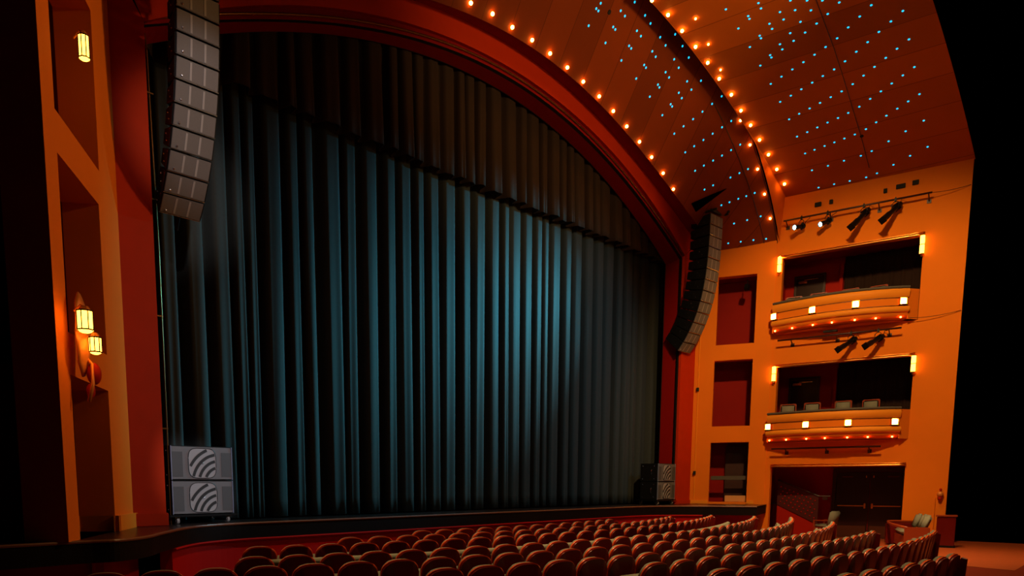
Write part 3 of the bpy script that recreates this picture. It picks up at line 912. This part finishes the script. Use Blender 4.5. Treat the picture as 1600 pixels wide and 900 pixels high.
# ------------------------------------------------------------------ curtains
def drape(name, x0, x1, y0, top, bot, m, pitch, amp, seed, nz=18, taper=.75):
    rnd = random.Random(seed); knots = [x0]
    while knots[-1] < x1: knots.append(knots[-1] + pitch * rnd.uniform(.62, 1.45))
    folds = []
    for i in range(len(knots) - 1):
        folds.append((knots[i], knots[i + 1], amp * rnd.uniform(.65, 1.25), rnd.uniform(-.25, .25), rnd.uniform(-.05, .05), rnd.uniform(.35, .65)))
    K = 18; cols = []
    for fi, (a, b_, A, sk, dr, pk) in enumerate(folds):
        for k in range(K): cols.append((a, b_, A, sk, dr, pk, k / K))
    rows = []
    for j in range(nz + 1):
        v = j / nz; r = []
        for (a, b_, A, sk, dr, pk, t) in cols:
            x = a + (b_ - a) * t
            # rounded ridge with a tight valley
            u = t / pk if t < pk else (1 - t) / (1 - pk)
            q_ = min(1, max(0, (u - .12) / .42)); h = .93 * q_ * q_ * (3 - 2 * q_) + .07 * math.sin(u * PI / 2)
            fl = taper + (1 - taper) * v if True else 1
            sec = .012 * math.sin(t * 2 * PI * 2 + sk * 9 + v * 2.0)
            drift = dr * v * math.sin(PI * t) + sk * .03 * math.sin(v * 4 + a)
            zt = top(x) if callable(top) else top; zb = bot(x) if callable(bot) else bot
            zb2 = zb + (.02 * math.sin(a * 9) if callable(bot) else 0)
            r.append(Vector((x + drift, y0 + A * (.5 - h) * fl + sec * v, zt * (1 - v) + zb2 * v)))
        rows.append(r)
    o = loft(name, rows, m)
    s = o.modifiers.new('thickness', 'SOLIDIFY'); s.thickness = .012
    return o


o = drape('stage_curtain', -8.75, 8.6, 1.12, 8.6, .025, velvet, .43, .27, 3, 26, .7)
tag(o, 'full width charcoal house curtain in deep pleats reaching the stage floor', 'curtain')
o = drape('curtain_valance', -8.9, 8.8, .80, lambda x: ev(fC1, min(abs(x), 8.43)) + .5, lambda x: 7.27 + .01 * (x + 6.6), velvet2, .43, .26, 5, 12, .6)
tag(o, 'short dark pleated valance hanging across the top of the stage opening', 'curtain')


# ------------------------------------------------------------------ line arrays
def line_array(name, label, loc, rz, n=13, w=.68, h=.315, dep=.46):
    t = thing(name, label, 'loudspeaker', loc, rz)
    angs = [0, .8, 1.8, 3, 4.6, 7, 10, 13.5, 17.5, 22, 27, 32.5, 38]
    y = 0; z = 0
    bmf = bmesh.new()
    box(bmf, (0, .22, .07), (w + .04, .06, .06)); box(bmf, (0, -.02, .07), (w + .04, .05, .06))
    for x in (-w / 2 + .03, w / 2 - .03): box(bmf, (x, .12, .07), (.05, .62, .05))
    tube(bmf, [(0, .1, .1), (0, .1, .5)], .015, 6); tube(bmf, [(0, -.02, .1), (0, -.02, 2.2)], .012, 6); tube(bmf, [(0, .3, .1), (0, .3, 2.2)], .012, 6)
    obj('rigging_frame', bmf, dmetal, t)
    for i in range(n):
        a = R(angs[i]); Rm = Matrix.Rotation(a, 4, 'X')     # front face is local -Y, tilts downwards
        M = Matrix.Translation((0, y, z)) @ Rm
        hh = h - .012
        b = bmesh.new()
        # trapezoid cabinet, front taller than back
        P = []
        for (yy, k) in ((0, 1), (dep, .72)):
            wx = w / 2 * (1 if yy == 0 else .72)
            for (sx, sz) in ((-1, 0), (1, 0), (1, 1), (-1, 1)):
                zc = -hh / 2; P.append(b.verts.new((sx * wx, yy, zc + (sz - .5) * hh * k)))
        for f in ((0, 1, 2, 3), (7, 6, 5, 4), (0, 4, 5, 1), (1, 5, 6, 2), (2, 6, 7, 3), (3, 7, 4, 0)): b.faces.new([P[k] for k in f])
        bmesh.ops.bevel(b, geom=list(b.edges), offset=.008, segments=1, affect='EDGES')
        bo = obj('speaker_box', b, cabblack, t); bo.matrix_local = M
        b = bmesh.new(); box(b, (0, -.008, -hh / 2), (w - .02, .016, hh - .022), None, .005)
        obj('grille', b, grille, bo)
        b = bmesh.new()
        b.free()
        for sx in (-1, 1):
            b = bmesh.new(); box(b, (sx * w * .16, -.018, -hh / 2), (.03, .004, hh * .8))
            obj('grille_rib', b, MATS['sub_baffle_light'], bo)
        for sx in (-1, 1):
            b = bmesh.new(); box(b, (sx * (w / 2 + .004), .02, -hh / 2), (.014, .035, hh * .92), None, .003)
            obj('side_rail', b, dmetal, bo)
            for (yy, zz) in ((.05, -.04), (.2, -hh + .09), (.3, -.1)):
                b = bmesh.new(); sph(b, (sx * (w / 2 * (1 - .28 * yy / dep) + .006), yy, zz), .012, 6, 4)
                obj('rigging_pin', b, steel, bo)
        b = bmesh.new(); box(b, (0, -.014, -hh + .004), (w, .012, .008)); obj('edge_highlight', b, steel, bo)  # bright seam strip standing in for the highlight along the box edge
        b = bmesh.new(); sph(b, (-w / 2 + .09, -.02, -hh + .05), .016, 8, 5); obj('badge', b, steel, bo)
        y += h * math.sin(a); z -= h * math.cos(a)
    # cable loom down the back
    b = bmesh.new(); tube(b, [(.1, dep + .05, .3), (.1, dep + .06, -1.5), (.1, dep + .25, -2.8), (.08, dep + .7, z - .1)], .025, 8); obj('cable_loom', b, blackm, t, smooth=True)
    return t


line_array('line_array', 'tall hanging column of grey-faced loudspeakers left of the stage, near us', (-8.09, -.95, 8.18), R(-2), w=.63, h=.29)
line_array('line_array', 'curved hanging column of black loudspeakers right of the stage opening', (7.98, -.95, 8.36), R(-4), w=.70, h=.303, dep=.66)


# ------------------------------------------------------------------ subwoofer stacks
def subwoofer(label, loc, rz):
    t = thing('subwoofer', label, 'subwoofer', loc, rz, 'subwoofers on rolling boards')
    W, H, D = 1.06, .545, .58
    b = bmesh.new(); box(b, (0, D / 2, H / 2), (W, D, H), None, .012); obj('cabinet', b, cabblack, t)
    b = bmesh.new(); box(b, (0, -.008, H / 2), (W - .03, .02, H - .03), None, .004); obj('front_grille', b, MATS['grey_speaker_grille'], t)
    for sx in (-1, 1):
        b = bmesh.new(); box(b, (sx * .43, -.020, H / 2 - .02), (.19, .006, H * .72)); obj('port_panel', b, panelgrey, t)
        b = bmesh.new(); box(b, (sx * (W / 2 - .006), -.012, H / 2), (.012, .03, H - .01)); obj('edge_highlight', b, edgeblue, t)  # second strip stands in for the bluish highlight on the cabinet edge
    # rounded window with curved blades
    R0 = .235; cxn, czn = 0.0, H / 2 + .0
    def sq(a, r):
        c, s_ = math.cos(a), math.sin(a); k = (abs(c) ** 4 + abs(s_) ** 4) ** -.25
        return Vector((cxn + r * c * k, -.022, czn + r * s_ * k))
    b = bmesh.new(); vs = [b.verts.new(sq(2 * PI * i / 48, R0)) for i in range(48)]; b.faces.new(vs)
    obj('window', b, bladelite, t)
    b = bmesh.new(); tube(b, [sq(2 * PI * i / 48, R0 + .004) for i in range(49)], .006, 6); obj('window_rim', b, blackp, t)
    b = bmesh.new()
    C0 = Vector((.30, -.03, czn - .33))
    for k in range(5):
        rad = .14 + .105 * k + .02; th = .045
        prev = None
        for i in range(41):
            a = R(88 + 96 * i / 40 - 2)
            pin = C0 + Vector((math.cos(a) * (rad - th / 2), 0, math.sin(a) * (rad - th / 2)))
            pou = C0 + Vector((math.cos(a) * (rad + th / 2), 0, math.sin(a) * (rad + th / 2)))
            def inside(p):
                return (abs((p.x - cxn) / R0) ** 4 + abs((p.z - czn) / R0) ** 4) < .93
            if inside(pin) and inside(pou):
                if prev:
                    A_, B_ = prev; b.faces.new([b.verts.new(v) for v in (A_, pin, pou, B_)])
                prev = (pin, pou)
            else: prev = None
    bmesh.ops.remove_doubles(b, verts=b.verts, dist=.0005)
    r_ = bmesh.ops.extrude_face_region(b, geom=list(b.faces)); 
    for v in [g for g in r_['geom'] if isinstance(g, bmesh.types.BMVert)]: v.co.y += .008
    obj('curved_blades', b, bladegrey, t)
    b = bmesh.new(); sph(b, (0, -.035, czn), .012, 8, 6); obj('badge', b, steel, t)
    for sx in (-1, 1):
        for yy in (.12, .5):
            for zz in (.08, H - .08):
                b = bmesh.new(); sph(b, (sx * (W / 2 + .004), yy, zz), .014, 6, 4); obj('fitting', b, steel, t)
        b = bmesh.new(); tube(b, [(sx * (W / 2), .2, .2), (sx * (W / 2 + .03), .2, .22), (sx * (W / 2 + .03), .2, .34), (sx * (W / 2), .2, .36)], .01, 6)
        obj('side_handle', b, steel, t)
    return t


def sub_stack(x, y, rz, side):
    t = thing('caster_board', 'low wheeled board carrying the %s pair of subwoofers' % side, 'dolly', (x, y, .0), rz, 'rolling boards under the subwoofers')
    b = bmesh.new(); box(b, (0, .31, .128), (1.2, .72, .035), None, .008); obj('platform', b, dmetal, t)
    for sx in (-1, 1):
        for yy in (.04, .58):
            b = bmesh.new(); cyl(b, (sx * .44 - .022, yy, .055), (sx * .44 + .022, yy, .055), .055, n=20); w_ = obj('caster_wheel', b, wheelw, t, smooth=True, sharp=40)
            b = bmesh.new(); cyl(b, (sx * .44 - .023, yy, .052), (sx * .44 + .023, yy, .052), .02, n=12); 
            for q_ in (-.032, .032): box(b, (sx * .44 + q_, yy, .07), (.006, .04, .08))
            box(b, (sx * .44, yy, .108), (.09, .07, .008)); obj('caster_fork', b, steel, w_)
    M = Matrix.Translation((x, y, 0)) @ Matrix.Rotation(rz, 4, 'Z')
    for k, nm in ((0, 'lower'), (1, 'upper')):
        subwoofer('%s grey-faced subwoofer of the %s stack on the stage' % (nm, side), M @ Vector((0, 0, .148 + k * .55)), rz)


sub_stack(-7.69, .24, R(0), 'left')
sub_stack(7.36, .02, R(0), 'right')

# ------------------------------------------------------------------ auditorium seats
SH = .85   # height of the back above the floor


def back_outline(w, z0, z1, n=20, p=2.6, low=.9):
    """closed outline (x,z): straight lower sides, superelliptic top"""
    pts = [(-w / 2 * low, z0), (w / 2 * low, z0)]
    zc = z1 - .17
    for i in range(n + 1):
        a = PI * i / n; c, s_ = math.cos(a), math.sin(a)
        pts.append((w / 2 * math.copysign(abs(c) ** (2 / p), c), zc + .17 * abs(s_) ** (2 / p)))
    return pts


def slab(bm, pts, y0, y1, lean=.0, curve=.0, zr=.4, bev=.0):
    def P(x, z, y): return Vector((x, y - lean * (z - zr) + curve * x * x, z))
    a = [bm.verts.new(P(x, z, y0)) for x, z in pts]; b = [bm.verts.new(P(x, z, y1)) for x, z in pts]
    n = len(pts); fa = bm.faces.new(a); fb = bm.faces.new(b[::-1])
    for i in range(n): bm.faces.new((a[i], b[i], b[(i + 1) % n], a[(i + 1) % n]))
    if bev:
        es = [e for e in list(fa.edges) + list(fb.edges)]
        bmesh.ops.bevel(bm, geom=es, offset=bev, segments=3, affect='EDGES', profile=.5)


def make_seat():
    t = thing('theatre_seat', '', 'seat')
    b = bmesh.new(); slab(b, back_outline(.452, .24, SH - .010), -.05, -.02, .16, .25, bev=.014); obj('back_shell', b, shell, t, smooth=True, sharp=50)
    b = bmesh.new(); slab(b, back_outline(.47, .30, SH + .004), -.022, .002, .16, .25, bev=.008); obj('highlight_rim', b, rimsheen, t, smooth=True, sharp=50)  # thin band added to carry the highlight along the seat top
    b = bmesh.new(); slab(b, back_outline(.44, .36, SH + .008), .001, .038, .16, .25, bev=.014); obj('back_cushion', b, greyfab, t, smooth=True, sharp=50)
    b = bmesh.new(); box(b, (0, .2, .50), (.44, .10, .40), Matrix.Rotation(-.25, 3, 'X'), .03); obj('seat_cushion', b, greyfab, t, smooth=True)
    for x in (-.25,):
        b = bmesh.new(); box(b, (x, .19, .565), (.045, .34, .03), None, .012); obj('armrest', b, seatarm, t, smooth=True, sharp=40)
        b = bmesh.new(); box(b, (x, .14, .28), (.03, .26, .55), None, .008); box(b, (x, .14, .01), (.05, .34, .02)); obj('pedestal', b, dmetal, t)
    return t


def end_panel(parent, x):
    b = bmesh.new()
    pts = [(-.12, 0), (.34, 0), (.40, .55), (.36, .58), (.02, .60), (-.10, .80), (-.16, .78)]
    a = [b.verts.new((x - .02, y, z)) for y, z in pts]; c = [b.verts.new((x + .02, y, z)) for y, z in pts]
    b.faces.new(a); b.faces.new(c[::-1])
    for i in range(len(pts)): b.faces.new((a[i], c[i], c[(i + 1) % len(pts)], a[(i + 1) % len(pts)]))
    bmesh.ops.bevel(b, geom=list(b.edges), offset=.006, segments=1, affect='EDGES')
    obj('end_panel', b, shell, parent)


seat0 = make_seat(); register(seat0)
ROWS = [('front row', (.0249, .0436, -1.714), -4.36, 1.95),
        ('second row', (.0321, .0726, -2.69), -6.33, 4.35),
        ('third row (before the rail)', (.0279, .0784, -3.572), -8.24, 5.8),
        ('fourth row (behind the rail)', (.0263, .0965, -4.765), -9.02, 5.75),
        ('fifth row', (.0255, .106, -5.716), -10.85, 6.1),
        ('sixth row', (.0238, .112, -6.59), -8.30, 4.15),
        ('seventh row', (.0181, .0731, -7.393), -6.33, 1.55),
        ('eighth row', (.0201, .0704, -8.278), -6.42, 2.1),
        ('ninth row', (.018, .0600, -9.20), -5.97, -2.75)]
firsts = True
NSEAT = 0
for nm, (ca, cb, cc), x0, x1 in ROWS:
    x = x0; k = 0; lst = []
    while x <= x1:
        y = ca * x * x + cb * x + cc; sl = 2 * ca * x + cb; a = math.atan(sl)
        lst.append((x, y, a)); x += .503 * math.cos(a)
    for k, (x, y, a) in enumerate(lst):
        o = seat0 if firsts else copy_tree(seat0); firsts = False
        # the measured point is the crown of the back; its lean carries it behind the base
        fx, fy = -math.sin(a), math.cos(a)
        o.location = (x + fx * .05, y + fy * .05, FL); o.rotation_euler = (0, 0, a)
        o['label'] = 'red-backed grey seat in the %s, %s from its left end' % (nm, ORD[k])
        o['group'] = 'auditorium seats'; NSEAT += 1
        if k == len(lst) - 1: end_panel(o, .27)
# the grey padded rail between third and fourth row
ca, cb, cc = .0270, .0875, -4.13
pts = []
x = -8.5
while x <= 4.9:
    pts.append((x, ca * x * x + cb * x + cc)); x += .25
t = thing('padded_rail', 'long curved grey padded rail running between the third and fourth seat rows', 'rail', (-2, pts[28][1], FL))
off = -Vector(t.location)
b = bmesh.new(); tube(b, [(x, y, FL + .69) for x, y in pts], .05, 10); o = obj('rail_pad', b, greyfab, t, smooth=True); o.location = off
for i in range(2, len(pts), 8):
    b = bmesh.new(); cyl(b, (pts[i][0], pts[i][1], FL), (pts[i][0], pts[i][1], FL + .70), .02, n=10); o = obj('post', b, dmetal, t); o.location = off
b = bmesh.new()
sweep(b, [(Vector((x, y, 0)), Vector((0, -1, 0))) for x, y in pts], [(-.01, FL + .1), (.01, FL + .1), (.01, FL + .68), (-.01, FL + .68)])
o = obj('rail_panel', b, MATS['dark_timber'], t); o.location = off

# curved banquette right of the double doors
t = thing('banquette', 'curved wooden banquette with four grey back cushions in front of the right pier', 'banquette', (8.75, -6.25, FL), R(-70))
# local: row runs along y (far end +y), the sitting side faces -x
for i in range(4):
    y = -.78 + i * .48
    b = bmesh.new(); box(b, (.30 - .10 * (y / .8) ** 2, y, .70), (.13, .45, .40), Matrix.Rotation(.35, 3, 'Y'), .045); obj('back_cushion', b, greyfab, t, smooth=True)
b = bmesh.new(); box(b, (0, -.06, .44), (.5, 1.9, .12), None, .04); obj('seat', b, greyfab, t, smooth=True)
b = bmesh.new(); box(b, (0, -.06, .22), (.5, 1.9, .30), None, .015); obj('base', b, seatarm, t)
b = bmesh.new(); box(b, (-.12, 1.12, .32), (.62, .34, .60), None, .03); obj('end_cabinet', b, shell, t)
b = bmesh.new(); tube(b, [(.24, 1.30, .64), (-.2, 1.28, .65), (-.40, 1.05, .65), (-.44, .6, .64), (-.40, 0, .62), (-.30, -.6, .6), (-.2, -.98, .58)], .035, 8); obj('front_rail', b, seatarm, t, smooth=True)
b = bmesh.new(); box(b, (0, -1.04, .36), (.55, .05, .5), None, .02); obj('end_board', b, seatarm, t)
# small timber cabinet at the frame edge
p = on_z(1472, 868, FL)
t = thing('timber_pedestal', 'dark red timber pedestal at the right edge beside the banquette', 'pedestal', (9.75, -6.85, FL), R(10))
b = bmesh.new(); box(b, (0, 0, .42), (.42, .42, .8), None, .015); obj('body', b, shell, t)
b = bmesh.new(); box(b, (0, 0, .84), (.48, .48, .04), None, .01); obj('top', b, seatarm, t)
b = bmesh.new(); box(b, (0, 0, .03), (.46, .46, .06), None, .01); obj('plinth', b, dmetal, t)
# round sconce at the far right
t = thing('globe_sconce', 'round gilt wall lamp on the orange pier at the right edge', 'sconce', PB(4.47, .35, 0), flB - PI / 2)
b = bmesh.new(); sph(b, (0, -.09, .0), .08, 16, 10); obj('globe', b, amber, t, smooth=True)
b = bmesh.new(); sph(b, (0, -.09, -.11), .05, 12, 8); cyl(b, (0, 0, .08), (0, -.09, .12), .02, n=8); sph(b, (0, -.06, .13), .035, 10, 6); obj('bracket', b, redpl, t, smooth=True)
b = bmesh.new(); tube(b, [PB(4.36, -.85, .02), PB(4.36, .25, .02)], .015, 6)
tag(obj('wall_conduit', b, orange), 'thin orange conduit on the pier at the far right below the round lamp', 'conduit')


# ------------------------------------------------------------------ lighting bars with spotlights
def light_bar(s0, z0, s1, z1, out, label, brs):
    t = thing('lighting_bar', label, 'lighting bar', PB(s0, z0, out), 0); off = -Vector(t.location)
    b = bmesh.new(); tube(b, [PB(s0, z0, out), PB(s1, z1, out)], .026, 8); o = obj('pipe', b, darkbrown, t, smooth=True); o.location = off
    for s in brs:
        z = z0 + (z1 - z0) * (s - s0) / (s1 - s0)
        b = bmesh.new(); tube(b, [PB(s, z, out), PB(s, z - .12, 0.0)], .018, 6); box(b, PB(s, z - .12, .008), (.1, .02, .1), rotB)
        o = obj('bracket', b, darkbrown, t); o.location = off
    return t


def spotlight(label, s, z, out, aim, lit, L=.42, r=.07, group='stage spotlights on the wall bars'):
    """clamp at (s,z,out); body hangs below and points to aim (world)"""
    base = PB(s, z, out); c = base + Vector((0, 0, -.24))
    t = thing('spotlight', label, 'spotlight', base, 0, group)
    d = (Vector(aim) - c).normalized(); q = Vector((0, 0, 1)).rotation_difference(d).to_matrix().to_4x4()
    M = Matrix.Translation((0, 0, -.24)) @ q
    b = bmesh.new(); cyl(b, (0, 0, -.12), (0, 0, L * .5), r * .8, n=14); cyl(b, (0, 0, L * .5), (0, 0, L), r * 1.0, n=14, caps=not lit)
    cyl(b, (0, 0, -L * .42), (0, 0, -.1), r * .95, r * 1.15, n=14); box(b, (0, 0, -L * .15), (r * 2.3, r * 2.3, .03))
    o = obj('barrel', b, dmetal, t, smooth=True, sharp=40); o.matrix_local = M
    b = bmesh.new(); box(b, (0, 0, L + .03), (r * 2.2, r * 2.2, .02)) if not lit else cyl(b, (0, 0, L - .01), (0, 0, L + .02), r * 1.08, n=14, caps=False)
    o2 = obj('colour_frame', b, dmetal, o)
    b = bmesh.new(); sph(b, (0, 0, L - .0), r * .9, 14, 8, (1, 1, .35)); obj('lens', b, spotm if lit else glassdk, o, smooth=True)
    b = bmesh.new(); y = nB * r * 1.3
    side = d.cross(Vector((0, 0, 1))).normalized() * r * 1.25
    tube(b, [side + Vector((0, 0, -.24)), side + Vector((0, 0, -.1)), side * .4 + Vector((0, 0, -.06)), -side * .4 + Vector((0, 0, -.06)), -side + Vector((0, 0, -.1)), -side + Vector((0, 0, -.24))], .010, 6)
    obj('yoke', b, dmetal, t)
    b = bmesh.new(); box(b, (0, 0, -.01), (.05, .07, .09), rotB, .006); cyl(b, (0, 0, -.07), (0, 0, .06), .012, n=8); obj('clamp', b, dmetal, t)
    b = bmesh.new(); tail = Vector((0, 0, -.24)) - d * (L * .42)
    tube(b, [tail, tail + Vector((0, 0, .12)) - d * .08, tail * .5 + dB * .18 + Vector((0, 0, .06)), dB * .22 + Vector((0, 0, .02))], .008, 5)
    obj('power_cable', b, blackm, t)
    return c + d * (L + .12)


light_bar(.14, 8.25, 3.78, 8.25, .32, 'long dark lighting pipe on the orange wall above the upper side box', (.2, 1.35, 2.55, 3.7))
AIM = Vector((.6, 1.0, 5.0))
pA = spotlight('first lit spotlight from the left on the upper wall bar, glowing cool white', .62, 8.25, .32, AIM + Vector((.0, 0, .6)), True, .26, .065)
pB_ = spotlight('second lit spotlight from the left on the upper wall bar, glowing cool white', 1.30, 8.25, .32, AIM + Vector((.3, 0, -1.2)), True, .26, .065)
spotlight('third spotlight on the upper wall bar, unlit long black tube', 2.20, 8.25, .32, (1.5, -1.2, .6), False, .58, .08)
spotlight('rightmost spotlight on the upper wall bar, unlit long black tube', 2.95, 8.25, .32, (1.5, -2.0, 1.2), False, .58, .08)
light_bar(.14, 4.86, 3.3, 4.86, .30, 'dark lighting pipe under the upper side box', (.5, 1.7, 3.0))
spotlight('left one of the two unlit spotlights hanging under the upper side box', 2.08, 4.86, .30, (0, 0, -1), False, .5, .075)
spotlight('right one of the two unlit spotlights hanging under the upper side box', 2.75, 4.86, .30, (0, -.8, -.4), False, .5, .075)
light_bar(.12, 1.68, 3.0, 1.68, .28, 'empty dark pipe under the lower side box', (.5, 1.6, 2.7))
b = bmesh.new(); bx(b, 1.55, 4.97, .30, (.36, .14, .05), .008)
tag(obj('junction_box', b, dmetal), 'flat dark junction box on the pipe under the upper side box', 'junction box')
for k, (s, z, w) in enumerate(((.98, 8.62, .17), (1.32, 8.62, .09), (2.66, 8.62, .09), (3.02, 8.66, .22), (3.36, 8.68, .15))):
    b = bmesh.new(); bx(b, s, z, .03, (w, .06, .11), .006)
    for j in range(max(1, int(w / .08))): bx(b, s - w / 2 + .04 + j * .07, z, .064, (.03, .01, .05))
    tag(obj('wall_socket_box', b, blackm), 'small black socket box above the upper lighting bar, %s from the left' % ORD[k], 'socket box', 'socket boxes above the upper lighting bar')
b = bmesh.new(); tube(b, sag(PB(3.78, 8.25, .3), PB(4.6, 8.35, .02), .03), .007, 5)
tag(obj('wall_cable', b, blackm), 'thin black cable running right from the upper lighting bar', 'cable')
b = bmesh.new(); tube(b, sag(PB(3.4, 5.12, .2), PB(4.6, 5.2, .02), .05), .007, 5)
tag(obj('wall_cable', b, blackm), 'thin black cable running right from the upper side box front', 'cable')


# ------------------------------------------------------------------ lights
def light(kind, name, loc, energy, col, size=.3, aim=None, spot=60, blend=.5):
    l = bpy.data.lights.new(name, kind); l.energy = energy; l.color = col
    o = bpy.data.objects.new(name, l); COL.objects.link(o); o.location = loc
    if kind in ('POINT', 'SPOT'): l.shadow_soft_size = size
    if kind == 'SPOT': l.spot_size = R(spot); l.spot_blend = blend
    if kind == 'AREA': l.shape = 'DISK'; l.size = size
    if aim is not None:
        o.rotation_euler = (Vector(aim) - Vector(loc)).to_track_quat('-Z', 'Y').to_euler()
    return o


WARM = (1.0, .62, .25); TEAL = (.06, .72, 1.0)
# the two lit spotlights
light('SPOT', 'spot_beam', pA, 7500, TEAL, .06, (-.9, 1.1, 5.0), 32, 1)
light('SPOT', 'spot_beam', pB_, 6500, TEAL, .06, (-.3, 1.1, 3.4), 32, 1)
light('SPOT', 'curtain_fill', pB_ + Vector((-.03, 0, -.02)), 1700, (.62, .72, .66), .06, (-1.0, 1.2, 3.2), 34, 1)  # added neutral fill beside the second spotlight, brightens the curtain folds
# added unseen lamps in the hall, aimed at walls, seats and arch
light('SPOT', 'unseen_hall_light', (1.0, -6.6, 9.4), 2900, WARM, .25, (10.0, -4.4, 1.8), 80, .7)
light('SPOT', 'unseen_hall_light', (1.5, -10.5, 8.5), 2100, (1, .50, .17), .35, (-10.4, -1.0, 4.0), 40, .9)
light('SPOT', 'unseen_hall_light', (-6.0, -4.6, 9.0), 2900, WARM, .1, (-6.0, -4.4, -1), 66, 1)
light('SPOT', 'unseen_hall_light', (0.0, -4.8, 10.0), 3800, WARM, .1, (0, -4.6, -1), 66, 1)
light('SPOT', 'unseen_hall_light', (5.5, -5.2, 9.6), 4200, WARM, .1, (5.5, -5.0, -1), 66, 1)
light('SPOT', 'unseen_hall_light', (-3.0, -9.5, 10.0), 1800, WARM, .15, (-3.2, -8.6, -1), 66, 1)
light('SPOT', 'unseen_hall_light', (0, -11, 7.0), 1700, WARM, .4, (1.5, 0, 10.4), 56, .8)
light('POINT', 'hall_fill', (-1.0, -9.0, 6.5), 170, WARM, .4)  # added unseen point fill that lifts ceilings and walls evenly
# added unseen cool wash on the curtain
light('SPOT', 'unseen_wash', (5.0, -8.0, 8.5), 1250, (.46, .86, .98), .2, (3.4, 1.2, 3.4), 58, 1)
# added unseen spots that brighten the left speakers
light('SPOT', 'unseen_wash', (-10.5, -10.5, 8.0), 1500, (1, .9, .86), .2, (-8.0, -.9, 5.9), 13, .8)
light('SPOT', 'unseen_wash', (-8.5, -12.5, 7.0), 3200, (.9, .88, 1.0), .2, (-7.69, .2, .75), 7.5, .4)

w = bpy.data.worlds.new('world'); SC.world = w; w.use_nodes = True
w.node_tree.nodes['Background'].inputs[0].default_value = (0, 0, 0, 1)
w.node_tree.nodes['Background'].inputs[1].default_value = 0
SC.view_settings.view_transform = 'Standard'; SC.view_settings.look = 'None'
SC.view_settings.exposure = 0; SC.view_settings.gamma = 1; SC.view_settings.use_curve_mapping = False
